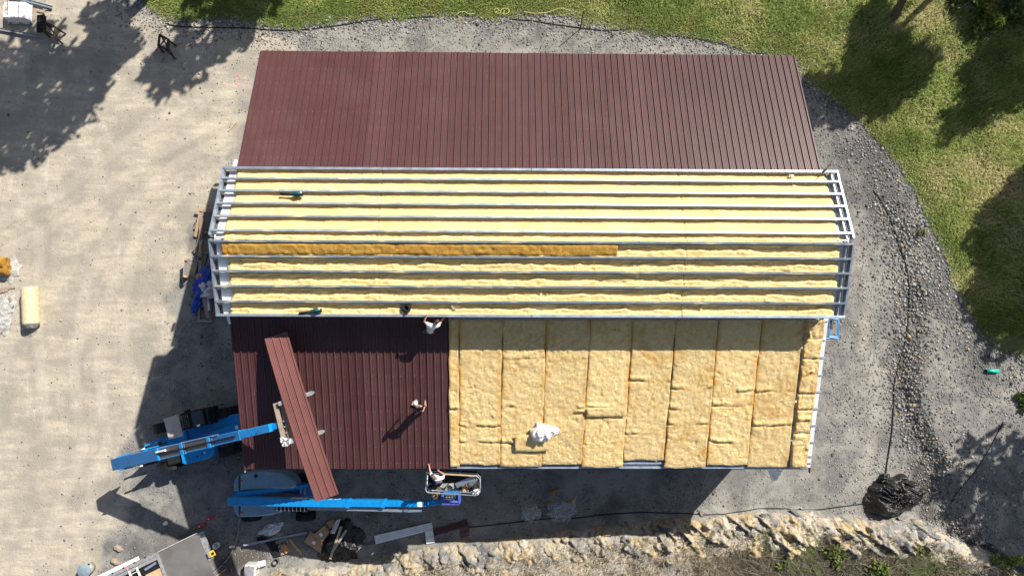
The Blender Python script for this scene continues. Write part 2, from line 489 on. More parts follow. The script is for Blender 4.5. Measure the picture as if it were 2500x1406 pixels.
M['cloth_black'] = m_tarp('black_cotton', (0.025, 0.026, 0.030), 0.85, 0.5, 0.2)
M['cloth_jean'] = m_tarp('dark_work_trousers', (0.035, 0.040, 0.050), 0.85, 0.5, 0.2)
M['cloth_khaki'] = m_tarp('brown_work_trousers', (0.10, 0.085, 0.065), 0.85, 0.5, 0.2)
M['cap_grey'] = m_tarp('grey_cap_cloth', (0.12, 0.115, 0.11), 0.85, 0.3, 0.2)
M['skin'] = simple('skin', (0.52, 0.27, 0.19), 0.55, var=0.08, scale=14)
M['hair'] = simple('brown_hair', (0.05, 0.03, 0.02), 0.6)
M['boot'] = simple('work_boot', (0.10, 0.07, 0.05), 0.7)
M['concrete'] = simple('concrete', (0.50, 0.49, 0.46), 0.9, var=0.15, scale=14, bump=0.4)
M['red'] = simple('red_plastic', (0.52, 0.02, 0.02), 0.45)
M['yellow'] = simple('yellow_plastic', (0.62, 0.44, 0.05), 0.5)
M['rope'] = simple('yellow_rope', (0.62, 0.60, 0.20), 0.7)
M['teal'] = simple('teal_tool_plastic', (0.004, 0.080, 0.085), 0.45)
M['green_pipe'] = simple('green_plastic_pipe', (0.01, 0.42, 0.30), 0.4)
M['bin_grey'] = simple('grey_plastic_lid', (0.20, 0.255, 0.30), 0.45)
M['bin_side'] = simple('dirty_plastic_tub', (0.42, 0.41, 0.37), 0.6)
M['glass'] = simple('dark_glass', (0.03, 0.045, 0.055), 0.08, spec=0.8)
M['glass_blue'] = simple('blue_tinted_glass', (0.05, 0.15, 0.30), 0.1, spec=0.8)
M['stone'] = m_stone('fractured_rock')
M['pebble'] = m_stone('crushed_gravel', True)
M['leaf'] = m_leaf('foliage', 0.3)
M['grass'] = m_leaf('grass_blades', 0.25)
M['bark'] = simple('bark', (0.10, 0.078, 0.06), 0.9, var=0.35, scale=9, bump=0.6)
M['twig'] = simple('dry_twigs', (0.21, 0.165, 0.135), 0.9, var=0.3)
M['pink'] = simple('pink_marker_paint', (0.75, 0.22, 0.28), 0.8)

# ------------------------------------------------------------------ numpy mesh tools
def mesh_np(name, verts, faces, mat, attrs=None, smooth=False, parent=None, loc=(0, 0, 0)):
    verts = np.asarray(verts, dtype=np.float32); faces = np.asarray(faces, dtype=np.int32)
    n, k = faces.shape
    me = bpy.data.meshes.new(name)
    me.vertices.add(len(verts)); me.vertices.foreach_set('co', verts.ravel())
    me.loops.add(n * k); me.loops.foreach_set('vertex_index', faces.ravel())
    me.polygons.add(n)
    me.polygons.foreach_set('loop_start', np.arange(0, n * k, k, dtype=np.int32))
    try: me.polygons.foreach_set('loop_total', np.full(n, k, dtype=np.int32))
    except Exception: pass
    if smooth: me.polygons.foreach_set('use_smooth', np.ones(n, dtype=bool))
    for an, (ty, arr) in (attrs or {}).items():
        a = me.attributes.new(an, ty, 'POINT')
        a.data.foreach_set('color' if ty == 'FLOAT_COLOR' else 'value', np.asarray(arr, dtype=np.float32).ravel())
    me.materials.append(mat)
    me.update(calc_edges=True); me.validate()
    o = bpy.data.objects.new(name, me); link(o)
    o.location = loc
    if parent is not None: o.parent = parent
    ORG[o.name] = Vector(loc) if parent is None else ORG[parent.name]
    return o

_perm = np.random.default_rng(3).random((64, 64))
def vnoise(x, y, s=1.0, seed=0):
    x = np.asarray(x, float) * s + seed * 17.31; y = np.asarray(y, float) * s + seed * 9.77
    xi = np.floor(x).astype(int); yi = np.floor(y).astype(int)
    fx = x - xi; fy = y - yi
    fx = fx * fx * (3 - 2 * fx); fy = fy * fy * (3 - 2 * fy)
    g = lambda a, b: _perm[a % 64, b % 64]
    return (g(xi, yi) * (1 - fx) + g(xi + 1, yi) * fx) * (1 - fy) + (g(xi, yi + 1) * (1 - fx) + g(xi + 1, yi + 1) * fx) * fy
def fbm(x, y, s=1.0, seed=0, o=4):
    v = 0; a = 0.5; t = 0
    for i in range(o):
        v = v + a * vnoise(x, y, s, seed + i * 3); t += a; a *= 0.55; s *= 2.03
    return v / t - 0.5
def sm(a, b, x):
    t = np.clip((np.asarray(x, float) - a) / (b - a), 0, 1)
    return t * t * (3 - 2 * t)
def sdf(px, py, poly):
    """signed distance to a polygon, negative inside"""
    px = np.asarray(px, float); py = np.asarray(py, float)
    d = np.full(px.shape, 1e9); ins = np.zeros(px.shape, bool)
    n = len(poly)
    for i in range(n):
        ax, ay = poly[i]; bx, by = poly[(i + 1) % n]
        ex, ey = bx - ax, by - ay
        t = np.clip(((px - ax) * ex + (py - ay) * ey) / (ex * ex + ey * ey + 1e-12), 0, 1)
        d = np.minimum(d, np.hypot(px - ax - t * ex, py - ay - t * ey))
        c = ((ay > py) != (by > py)) & (px < (bx - ax) * (py - ay) / (by - ay + 1e-12) + ax)
        ins ^= c
    return np.where(ins, -d, d)
def dline(px, py, pts):
    d = np.full(np.asarray(px).shape, 1e9)
    for (ax, ay), (bx, by) in zip(pts[:-1], pts[1:]):
        ex, ey = bx - ax, by - ay
        t = np.clip(((px - ax) * ex + (py - ay) * ey) / (ex * ex + ey * ey + 1e-12), 0, 1)
        d = np.minimum(d, np.hypot(px - ax - t * ex, py - ay - t * ey))
    return d
def W(*uv): return [tuple(P(u, v, 0)[:2]) for u, v in uv]

# ------------------------------------------------------------------ terrain
GRASS = W((300, -60), (345, 5), (400, 45), (480, 52), (560, 48), (640, 60), (700, 72), (760, 68), (850, 50), (950, 48), (1080, 40), (1150, 45), (1200, 50),
          (1300, 40), (1390, 38), (1440, 60), (1520, 72), (1600, 85), (1700, 92), (1780, 112), (1850, 135), (1940, 150), (1965, 195), (2010, 230), (2060, 270),
          (2110, 310), (2160, 370), (2200, 420), (2235, 480), (2262, 540), (2290, 600), (2315, 680), (2345, 760), (2385, 830), (2430, 865), (2520, 890), (3200, 950), (3200, -1500), (300, -1500))
TAN = W((-900, -400), (330, 40), (640, 78), (700, 110), (640, 150), (590, 300), (540, 420), (500, 520), (440, 650), (400, 830), (340, 960), (290, 1100), (255, 1170), (330, 1260), (250, 1330), (180, 1450), (-900, 1900))
TOE = W((-600, 1700), (300, 1520), (520, 1425), (640, 1388), (720, 1372), (800, 1368), (880, 1366), (960, 1345), (1060, 1318), (1150, 1312), (1250, 1300), (1400, 1280), (1500, 1268), (1600, 1262), (1700, 1252), (1850, 1242),
        (1980, 1243), (2110, 1262), (2220, 1258), (2300, 1290), (2400, 1335), (2500, 1395), (2800, 1560))
TOEX = np.array([p[0] for p in TOE]); TOEY = np.array([p[1] for p in TOE])
STEP = W((2120, 380), (2150, 480), (2200, 600), (2222, 740), (2205, 860), (2196, 930), (2212, 1000), (2240, 1080), (2275, 1140), (2300, 1210), (2330, 1300))
SX = np.array([p[0] for p in STEP])[::-1]; SY = np.array([p[1] for p in STEP])[::-1]
TRACKS = [W((560, 330), (430, 400), (300, 520), (210, 700), (180, 900), (200, 1100), (120, 1300)), W((600, 380), (470, 450), (350, 560), (265, 720), (240, 900), (262, 1090), (190, 1320)),
          W((-40, 560), (150, 470), (330, 330), (480, 240), (640, 200)), W((-40, 640), (170, 530), (360, 390), (520, 300), (620, 280)), W((100, 560), (90, 800), (110, 1000)), W((330, 560), (300, 760), (310, 900)),
          W((2130, 880), (2140, 1000), (2120, 1120), (2060, 1230)), W((2080, 560), (2120, 700), (2110, 860))]
def bank_d(x, y):
    return np.interp(x, TOEX, TOEY) - y
def hgt(x, y):
    x = np.asarray(x, float); y = np.asarray(y, float)
    h = fbm(x, y, 0.25, 1) * 0.10 + fbm(x, y, 1.3, 2) * 0.05
    gs = -sdf(x, y, GRASS)
    h = h + np.where(gs > 0, 0.10 * sm(0, 1.0, gs) + 0.05 * np.minimum(gs, 12) + fbm(x, y, 0.5, 5) * 0.25 * sm(0, 2, gs), 0)
    d = bank_d(x, y) + fbm(x, y, 0.7, 8) * 0.5
    lift = np.where(d > 0, 0.95 * (1 - np.exp(-np.maximum(d, 0) / 0.6)) + 0.10 * np.minimum(np.maximum(d, 0), 12), 0)
    rock = (np.abs(fbm(x, y, 0.9, 11)) * 1.1 + np.floor((fbm(x + y * 0.4, y - x * 0.5, 0.75, 12) + 0.5) * 6) / 6 * 0.45 - 0.22) * sm(0.0, 0.7, d) * (0.35 + 0.65 * (1 - sm(2.5, 4.5, d)))
    fine = fbm(x, y, 3.2, 15, 3) * 0.22 * sm(0.0, 0.6, d)
    h = h + lift + rock + fine
    sx = np.interp(y, SY, SX)
    amp = 0.12 + 0.38 * (1 - sm(-3.5, 1.5, y))
    east = sm(-0.25, 1.1, x - sx + fbm(x, y, 1.1, 21) * 0.6) * amp * (1 - sm(5, 9, y))
    h = h + np.where(d > 0, 0, east)
    return h
gx = np.concatenate([-32 - np.geomspace(0.3, 230, 26)[::-1], np.arange(-32, 31.01, 0.16), 31.2 + np.geomspace(0.3, 230, 26)])
gy = np.concatenate([-18.6 - np.geomspace(0.3, 230, 26)[::-1], np.arange(-18.6, 18.2, 0.16), 18.4 + np.geomspace(0.3, 230, 26)])
GX, GY = np.meshgrid(gx, gy)
fx, fy = GX.ravel(), GY.ravel()
gz = hgt(fx, fy)
nx_, ny_ = len(gx), len(gy)
idx = np.arange(nx_ * ny_).reshape(ny_, nx_)
faces = np.stack([idx[:-1, :-1], idx[:-1, 1:], idx[1:, 1:], idx[1:, :-1]], -1).reshape(-1, 4)
tan = 1 - sm(-1.2, 1.6, sdf(fx, fy, TAN) + fbm(fx, fy, 0.5, 31) * 2.4)
grs = 1 - sm(-0.35, 0.15, sdf(fx, fy, GRASS) + fbm(fx, fy, 1.6, 33) * 0.5)
bnk = sm(0.0, 0.45, bank_d(fx, fy) + fbm(fx, fy, 1.2, 34) * 0.4)
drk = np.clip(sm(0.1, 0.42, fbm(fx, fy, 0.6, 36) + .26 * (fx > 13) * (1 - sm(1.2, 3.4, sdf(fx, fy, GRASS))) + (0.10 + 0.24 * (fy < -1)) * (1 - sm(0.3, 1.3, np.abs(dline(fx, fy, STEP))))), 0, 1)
trk = np.zeros_like(fx); rut = np.zeros_like(fx)
for tr in TRACKS:
    trk = np.maximum(trk, (1 - sm(0.18, 0.42, dline(fx, fy, tr))) * (0.35 + 0.65 * vnoise(fx, fy, 0.9, 40)))
for tr in TRACKS:
    dd = dline(fx, fy, tr)
    rut = np.maximum(rut, np.exp(-((dd - .46) / .13) ** 2) * sm(.35, .65, vnoise(fx, fy, .7, 41)))
mud_dark = np.maximum(1 - sm(-0.3, 0.25, sdf(fx, fy, W((545, 1345), (560, 1330), (630, 1322), (660, 1345), (650, 1375), (610, 1385), (560, 1406), (530, 1400), (520, 1370))) + fbm(fx, fy, 1.5, 44) * 0.6),
                 0.9 * (1 - sm(-0.2, 0.3, sdf(fx, fy, W((2215, 1130), (2250, 1115), (2285, 1150), (2280, 1230), (2300, 1290), (2245, 1265), (2240, 1190))) + fbm(fx, fy, 1.5, 45) * 0.6)))  # mud puddle first, then a darker ground patch right of the black heap
hum = sm(P(1640, 1340, 0).x, P(1740, 1340, 0).x, fx) * sm(1.5, 2.4, bank_d(fx, fy) + fbm(fx, fy, .8, 77) * 1.5) * (1 - .6 * sm(P(2130, 1340, 0).x, P(2200, 1340, 0).x, fx) * (1 - sm(2.6, 3.4, bank_d(fx, fy))))
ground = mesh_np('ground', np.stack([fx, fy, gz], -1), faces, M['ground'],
                 {'mask': ('FLOAT_COLOR', np.stack([tan, grs, bnk, drk], -1)), 'track': ('FLOAT', trk), 'mud_dark': ('FLOAT', mud_dark), 'humus': ('FLOAT', hum), 'rut': ('FLOAT', rut)}, smooth=True)
tag(ground, 'beige dirt and grey gravel yard with a rocky bank', None, None, 'structure')
def gh(x, y): return float(hgt(np.array([x]), np.array([y]))[0])
def G(u, v, dz=0.0):
    """point on the ground seen at a picture point"""
    z = 0.0
    for _ in range(4):
        p = P(u, v, z); z = gh(p.x, p.y)
    p = P(u, v, z); p.z = z + dz
    return p
# ------------------------------------------------------------------ the building
HW, YE, ZE, MS = 12.666, 9.647, 6.241, 0.3352       # lean-to half length, eave y, eave height, slope
HC, YC, ZR, MC = 12.70, 3.02, 10.80, 0.348          # raised centre roof
def zl(y): return ZE + MS * (YE - abs(y))            # lean-to sheet plane
def zc_(y): return ZR - MC * abs(y)                  # centre purlin-top plane
def SP(u, v, dz=0.0):
    p = P(u, v, 7)
    for _ in range(8): p = P(u, v, zl(p.y) + dz)
    return p
def CP(u, v, dz=0.0):
    p = P(u, v, 10)
    for _ in range(8): p = P(u, v, zc_(p.y) + dz)
    return p
bld = thing('building', (0, 0, 0), 'long metal building with maroon lean-to roofs and an unfinished raised centre roof', 'building')

def panel_mesh(name, pw, length, ribs=3, top=True):
    """ribbed steel sheet: eave edge at y=0, running to +y, rising with the slope"""
    p = pw / ribs
    prof = []
    for k in range(ribs):
        a = k * p
        prof += [(a, 0), (a + 0.018, 0.060), (a + 0.050, 0.060), (a + 0.068, 0)]
        for c in (0.36, 0.58, 0.80):
            b = a + p * c
            prof += [(b, 0), (b + 0.008, 0.018), (b + 0.022, 0.018), (b + 0.030, 0)]
    prof += [(pw - 0.002, 0.0)]
    vs = []
    for yy in (0.0, length):
        vs += [(x, yy, z + MS * yy) for x, z in prof]
    n = len(prof)
    fs = [(i, i + 1, n + i + 1, n + i) for i in range(n - 1)]
    # thin folded lip at the eave edge
    k = len(vs)
    vs += [(x, 0.0, z - 0.012) for x, z in prof]
    fs += [(k + i, k + i + 1, i + 1, i) for i in range(n - 1)]
    me = bpy.data.meshes.new(name)
    me.from_pydata(vs, [], fs); me.materials.append(M['maroon']); me.update()
    return me
LEN = YE - 2.78
pwN = 2 * HW / 28
meN = panel_mesh('roof_panel', pwN, LEN)
for i in range(28):                                   # north lean-to, seen from its eave
    o = bpy.data.objects.new('roof_panel', meN); link(o); o.parent = bld
    o.location = (HW - i * pwN, YE + rnd.uniform(-0.012, 0.012), ZE + (i % 2) * 0.003); o.rotation_euler = (0, 0, math.pi)
xS = SP(1096, 1000).x
pwS = (xS + HW) / 10
meS = panel_mesh('roof_panel', pwS, LEN)
for i in range(10):
    o = bpy.data.objects.new('roof_panel', meS); link(o); o.parent = bld
    o.location = (-HW + i * pwS, -YE + rnd.uniform(-0.012, 0.012), ZE + (i % 2) * 0.003)
# screw lines
for side, y0, xa, xb in ((1, YE, -HW, HW), (-1, -YE, -HW, xS)):
    mb = MB()
    for k in range(9):
        s = 0.25 + k * 0.78
        n = int((xb - xa) / 0.3016)
        for j in range(n):
            x = xa + 0.13 + j * 0.3016 + rnd.uniform(-0.01, 0.01)
            y = (y0 - s) if side > 0 else (y0 + s)
            y += rnd.uniform(-0.02, 0.02)
            z = zl(y) + 0.004
            mb.add([(x - 0.012, y - 0.012, z), (x + 0.012, y - 0.012, z), (x + 0.012, y + 0.012, z), (x - 0.012, y + 0.012, z), (x, y, z + 0.014)], [(0, 1, 4), (1, 2, 4), (2, 3, 4), (3, 0, 4)])
    o = mb.build('roof_screws', M['grey_metal'], bld); o['kind'] = 'stuff'

# walls
def wall(name, pts, th, mat=M['wall']):
    a, b, c, d = [Vector(p) for p in pts]
    n = (b - a).cross(d - a).normalized() * th
    MB().add([a, b, c, d, a + n, b + n, c + n, d + n], [(0, 1, 2, 3), (7, 6, 5, 4), (0, 4, 5, 1), (1, 5, 6, 2), (2, 6, 7, 3), (3, 7, 4, 0)]).build(name, mat, bld)
XW = HW - 0.12
for sy in (1, -1):
    y = sy * (YE - 0.30)
    wall('side_wall', [(-XW, y, -0.1), (XW, y, -0.1), (XW, y, zl(y) - 0.34), (-XW, y, zl(y) - 0.34)], 0.12)
    y = sy * 2.72
    wall('clerestory_wall', [(-XW, y, zl(y) - 0.3), (XW, y, zl(y) - 0.3), (XW, y, zc_(y) - 0.34), (-XW, y, zc_(y) - 0.34)], 0.06, M['liner'])
for sx in (1, -1):
    x0, x1 = sx * (XW + 0.02), sx * (XW - 0.12)
    yy = [(-(YE - 0.32), -0.1), (YE - 0.32, -0.1), (YE - 0.32, zl(YE - 0.32) - 0.34), (2.7, zl(2.7) - 0.34), (2.7, zc_(2.7) - 0.36), (0, ZR - 0.36), (-2.7, zc_(2.7) - 0.36), (-2.7, zl(2.7) - 0.34), (-(YE - 0.32), zl(YE - 0.32) - 0.34)]
    n = len(yy)
    MB().add([(x0, a, b) for a, b in yy] + [(x1, a, b) for a, b in yy], [tuple(range(n)), tuple(range(n, 2 * n))[::-1]] + [(i, (i + 1) % n, n + (i + 1) % n, n + i) for i in range(n)]).build('gable_wall', M['wall'], bld)

# ----- centre roof: white liner deck, purlins, sprayed foam between them
XL = 12.52
for sy in (1, -1):
    mb = MB()
    xs = []
    x = -XL
    while x < XL:
        xs += [(x, 0), (x + 0.03, 0.007), (x + 0.06, 0.007), (x + 0.09, 0)]
        x += 0.2
    xs.append((XL, 0))
    vs = [(a, sy * 0.02, zc_(0.02) - 0.30 + b) for a, b in xs] + [(a, sy * (YC - 0.06), zc_(YC) - 0.30 + b) for a, b in xs]
    n = len(xs)
    mb.add(vs, [(i, i + 1, n + i + 1, n + i) for i in range(n - 1)]).build('liner_deck', M['liner'], bld, fixn=False)
YN = [CP(1290, v).y for v in (438.5, 468.5, 499, 530, 565)]
YS = [CP(1290, v).y for v in (591.5, 628.5, 664.5, 701, 738)]
eN, eS = CP(1290, 414).y, CP(1290, 771).y
lines = [eN] + YN + YS + [eS]
for y in YN + YS:
    mb = MB()
    xa, xb = -HC + 0.02 + rnd.uniform(-0.03, 0.03), HC - 0.02 + rnd.uniform(-0.03, 0.03)
    mb.beam((xa, y, zc_(y)), (xb, y, zc_(y)), 0.082, 0.022, up=(0, MC if y > 0 else -MC, 1))
    web = 0.037 if y > 0 else -0.037
    mb.beam((xa, y - web, zc_(y) - 0.022), (xb, y - web, zc_(y) - 0.022), 0.014, 0.21)
    mb.beam((xa, y + web, zc_(y) - 0.022), (xb, y + web, zc_(y) - 0.022), 0.010, 0.03)
    mb.build('purlin', M['galv_spray'], bld)
cuts = [-HC - 0.02] + [CP(u, 414).x for u in (933, 1297, 1657)] + [HC + 0.02]
for y, sg in ((eN, 1), (eS, -1)):
    for a, b in zip(cuts[:-1], cuts[1:]):
        z = zc_(y) + 0.005 + rnd.uniform(0, 0.008)
        mb = MB()
        mb.beam((a + 0.012, y, z), (b - 0.012, y, z), 0.10, 0.024)
        mb.beam((a + 0.012, y + sg * 0.045, z - 0.024), (b - 0.012, y + sg * 0.045, z - 0.024), 0.012, 0.24)
        mb.beam((a + 0.012, y - sg * 0.045, z - 0.024), (b - 0.012, y - sg * 0.045, z - 0.024), 0.010, 0.03)
        mb.build('eave_channel', M['galv'], bld)
for sx in (-1, 1):
    for sy, ye in ((1, eN), (-1, eS)):
        ya = sy * 0.10
        mb = MB()
        mb.beam((sx * (HC - 0.02), ye + 0.0, zc_(ye) - 0.03), (sx * (HC - 0.02), ya, zc_(ya) - 0.03), 0.075, 0.24)
        mb.build('rake_channel', M['galv'], bld)
        if sx > 0:
            mb = MB()
            mb.beam((sx * 12.44, ye, zc_(ye) - 0.10), (sx * 12.44, ya, zc_(ya) - 0.10), 0.05, 0.19)
            mb.build('rake_beam', M['galv'], bld)
    for sy in (1, -1):
        MB().beam((sx * 12.60, sy * (YC - .05), zc_(YC) - .36), (sx * 12.60, sy * .02, zc_(0.02) - .36), .18, .02).build('gap_light_blocker', M['steel_dark'], bld)  # added dark strip under the overhang gap, stops sun slots in the cast shadow
    mb = MB()
    mb.beam((sx * (XL - 0.03), 0, zc_(0) - 0.10), (sx * (XL - 0.45), 0, zc_(0) - 0.10), 0.05, 0.05)
    mb.beam((sx * (XL - 0.03), 0.1, zc_(0) - 0.13), (sx * (XL - 0.03), -0.25, zc_(0) - 0.17), 0.05, 0.05)
    mb.build('ridge_bracket', M['white_metal'], bld)
# sprayed foam
def foam_strip(ya, yb, k):
    """foam filling the bay between two purlins; ya is the northern side"""
    nx, ny = 640, 14
    u = np.linspace(0, 1, nx + 1); v = np.linspace(0, 1, ny + 1)
    U, V = np.meshgrid(u, v)
    x0 = -12.18 + rnd.uniform(-0.08, 0.08); x1 = 12.28 + rnd.uniform(-0.05, 0.05)
    x = x0 + (x1 - x0) * U; y = (ya - 0.052) + ((yb + 0.052) - (ya - 0.052)) * V
    south = (ya + yb) / 2 < 0.3
    pl = ZR - MC * np.abs(y)
    base = -0.235 if south else -0.215
    edge = 0.05 * (np.abs(2 * V - 1) ** 5)
    lump = fbm(x, y, 1.0, 50 + k, 5) * 0.07 + np.abs(fbm(x * 1.0, y * 4, 1.6, 70 + k, 4)) * (0.16 if south else 0.06) + fbm(x, y, 7.0, 60 + k, 3) * (.05 if south else .03)
    rope = np.where(fbm(x, y * 0, 0.5, 90 + k) > (0.02 if south else 0.16), 1.0, 0.0) * np.sin(x * 62 + 4 * fbm(x, y, 2, 95 + k)) * 0.008
    bulge = (0.11 if south else 0.02) * sm(0.42, 0.66, V + fbm(x, y * 0, 1.3, 110 + k, 5) * 0.75)
    gob = 0.10 * sm(0.30, 0.42, fbm(x, y, 1.7, 130 + k, 3)) * (1 if south else 0.4)
    joint = -0.05 * np.exp(-((x - cuts[1]) / 0.02) ** 2) - 0.05 * np.exp(-((x - cuts[3]) / 0.02) ** 2)
    z = pl + base + edge + lump + rope + bulge + gob + joint
    endd = np.minimum(U, 1 - U) * (x1 - x0) + fbm(x, y, 3.0, 150 + k) * 0.12
    z = z - 0.09 * (1 - sm(0.0, 0.12, endd))
    idx = np.arange((nx + 1) * (ny + 1)).reshape(ny + 1, nx + 1)
    f = np.stack([idx[1:, :-1], idx[1:, 1:], idx[:-1, 1:], idx[:-1, :-1]], -1).reshape(-1, 4)
    return mesh_np('spray_foam', np.stack([x, y, z], -1).reshape(-1, 3), f, M['foam'], smooth=True, parent=bld)
for k, (a, b) in enumerate(zip(lines[:-1], lines[1:])):
    foam_strip(a, b, k)

# ----- southern lean-to, right part: bare framing under the insulation
mb = MB()
xs = []
x = xS + 0.02
while x < HW - 0.12:
    xs += [(x, 0), (x + 0.03, 0.02), (x + 0.06, 0.02), (x + 0.09, 0)]
    x += 0.2
ya, yb = -(YE - 0.10), -2.79
n = len(xs)
mb.add([(a, ya, zl(ya) - 0.20 + b) for a, b in xs] + [(a, yb, zl(yb) - 0.20 + b) for a, b in xs], [(i, i + 1, n + i + 1, n + i) for i in range(n - 1)]).build('liner_deck', M['liner'], bld, fixn=False)
PY = [SP(1995, v).y for v in (783, 829, 872, 915, 956, 997, 1038, 1079, 1114, 1130)]
for y in PY:
    MB().beam((xS + 0.05, y, zl(y) - 0.015), (HW + 0.03 + rnd.uniform(-0.02, 0.03), y, zl(y) - 0.015), 0.075, 0.17).build('purlin', M['galv'], bld)
yo = -YE + 0.05
MB().beam((xS + 0.03, yo, ZE - 0.012), (HW - 0.1, yo, ZE - 0.012), 0.10, 0.20).build('eave_channel', M['galv'], bld)
MB().beam((xS + 0.03, yo + 0.17, zl(yo + 0.17) - 0.09), (HW - 0.1, yo + 0.17, zl(yo + 0.17) - 0.09), 0.03, 0.10).build('eave_channel', M['galv'], bld)
MB().beam((HW - 0.08, -YE + 0.04, zl(YE - 0.04) - 0.05), (HW - 0.08, -2.80, zl(2.8) - 0.05), 0.20, 0.18).build('rake_channel', M['liner'], bld)
MB().beam((HW + 0.055, -YE - 0.02, zl(YE) - 0.20), (HW + 0.055, -2.80, zl(2.8) - 0.20), 0.03, 0.16).build('rake_trim', M['grey_metal'], bld)
for sy in (1, -1):
    MB().beam((-HW - 0.02, sy * (YE + 0.035), ZE - 0.10), (HW + 0.02, sy * (YE + 0.035), ZE - 0.10), 0.02, 0.22).build('eave_trim', M['maroon_trim'], bld)
for sx in (-1, 1):
    for sy in (1, -1):
        if (sx, sy) == (1, -1): continue
        MB().beam((sx * (HW + 0.03), sy * (YE - 0.02), zl(YE) - 0.02), (sx * (HW + 0.03), sy * 2.8, zl(2.8) - 0.02), 0.03, 0.16).build('rake_trim', M['maroon_trim'], bld)
# white stub ends of the lower framing
for (u0, v0, u1, v1) in ((576, 390, 571, 408), (556, 772, 561, 791)):
    a, b = SP(u0, v0, 0.08), SP(u1, v1, 0.08)
    MB().beam(a, b, 0.11, 0.10).build('frame_stub', M['white_metal'], bld)
a, b = SP(596, 1128, -0.08), SP(598, 1153, -0.08)
MB().beam(a, b, 0.06, 0.10).build('frame_stub', M['wood_grey'], bld)
a, b = SP(1979, 1130, -0.08), SP(1977, 1154, -0.08)
MB().beam(a, b, 0.04, 0.10).build('frame_stub', M['maroon_trim'], bld)

# ------------------------------------------------------------------ insulation
def batt(name, label, xa0, xa1, xb0, xb1, yt, yb, th, k, creases=(), mat='wool', group=None, plane=zl, off=0.03, cell=0.042, lump=1.0, cat='insulation'):
    """soft blanket lying on a sloping plane; its edges roll down; xa at the top end, xb at the bottom"""
    L = yt - yb; Wd = abs(xa1 - xa0)
    ny = max(8, int(L / cell)); nx = max(6, int(Wd / cell))
    U, V = np.meshgrid(np.linspace(0, 1, nx + 1), np.linspace(0, 1, ny + 1))
    xl = xa0 + (xb0 - xa0) * V; xr = xa1 + (xb1 - xa1) * V
    wob = fbm(xl * 0 + k * 7.0, V * L, 1.2, 200 + k, 4) * 0.10
    wob2 = fbm(xl * 0 + k * 7.0 + 3, V * L, 1.2, 230 + k, 4) * 0.10
    x = (xl + wob) * (1 - U) + (xr + wob2) * U
    yend = fbm(x, x * 0 + k, 1.0, 260 + k, 4) * 0.14
    y = yt - (L + yend) * V
    du = np.minimum(U, 1 - U) * Wd; dv = np.minimum(V, 1 - V) * L
    ed = np.clip(1 - (1 - np.clip(du / 0.035, 0, 1)) ** 2, 0, 1) * np.clip(1 - (1 - np.clip(dv / 0.10, 0, 1)) ** 2, 0, 1)
    pl = np.vectorize(plane)(y)
    h = th * (0.25 + 0.75 * np.sqrt(np.maximum(ed, 0)))
    nz = fbm(x, y, 0.8, 300 + k, 3) * 0.06 + fbm(x, y, 6.5, 330 + k, 3) * 0.05 + np.abs(fbm(x * 0.8, y * 1.4, 2.6, 350 + k, 4)) * 0.06 - np.abs(fbm(x * 1.2 + y * .5, y, 1.1, 360 + k, 4)) * .06
    wx, wy = x + fbm(x, y, 2.0, 401 + k) * .35, y + fbm(x, y, 2.0, 402 + k) * .35
    wr = np.abs(fbm(wx, wy, 2.6, 410 + k, 3)); wr2 = np.abs(fbm(wx, wy * 1.3, 6.0, 420 + k, 2))
    nz = nz - .045 * np.exp(-(wr / .022) ** 2) * sm(-.15, .15, fbm(x, y, .8, 430 + k)) - .016 * np.exp(-(wr2 / .03) ** 2) + fbm(x, y, 9, 440 + k, 2) * .024
    z = pl + off + h + nz * lump * (0.35 + 0.65 * ed)
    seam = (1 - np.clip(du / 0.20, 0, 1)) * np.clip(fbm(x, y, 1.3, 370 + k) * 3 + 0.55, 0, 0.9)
    for cy in creases:
        c = (y - (cy + fbm(x, y * 0, 0.9, 390 + k + int(abs(cy) * 10)) * 0.35))
        part = sm(-.12, .1, fbm(x, y * 0 + cy, 1.1, 395 + k))
        z = z - part * (0.075 * np.exp(-(c / 0.04) ** 2) - 0.06 * np.exp(-((c - 0.13) / 0.10) ** 2))
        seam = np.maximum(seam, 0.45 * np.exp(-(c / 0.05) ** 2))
    if True:
        rim = (du <= 1e-6) | (dv <= 1e-6)
        z = np.where(rim, pl + off + .6 * th, z)
    idx = np.arange((nx + 1) * (ny + 1)).reshape(ny + 1, nx + 1)
    f = np.stack([idx[1:, :-1], idx[1:, 1:], idx[:-1, 1:], idx[:-1, :-1]], -1).reshape(-1, 4)
    base = Vector((float(x.mean()), float(y.mean()), float(z.min())))
    vv = np.stack([x - base.x, y - base.y, z - base.z], -1).reshape(-1, 3)
    o = mesh_np(name, vv, f, M[mat], {'seam': ('FLOAT', seam)}, smooth=True, loc=base)
    return tag(o, label, cat, group)
TOPX = [1095, 1121, 1228, 1334, 1441, 1545, 1650, 1753, 1859, 1961]
BOTX = [1100, 1122, 1221, 1322, 1420, 1520, 1619, 1722, 1822, 1921, 1968]
TOPX2 = TOPX + [2011]
BOTY = [1138, 1132, 1138, 1133, 1140, 1123, 1140, 1133, 1139, 1143]
CRE = [[905, 1000], [860, 1040, 1078], [875, 995, 1085], [882, 995, 1010], [996, 1022, 1090], [930, 1060], [950, 995, 1035], [955, 992, 1078], [957, 1040], []]
NTH = ['narrow first', 'second', 'third', 'fourth', 'fifth', 'sixth', 'seventh', 'eighth', 'ninth']
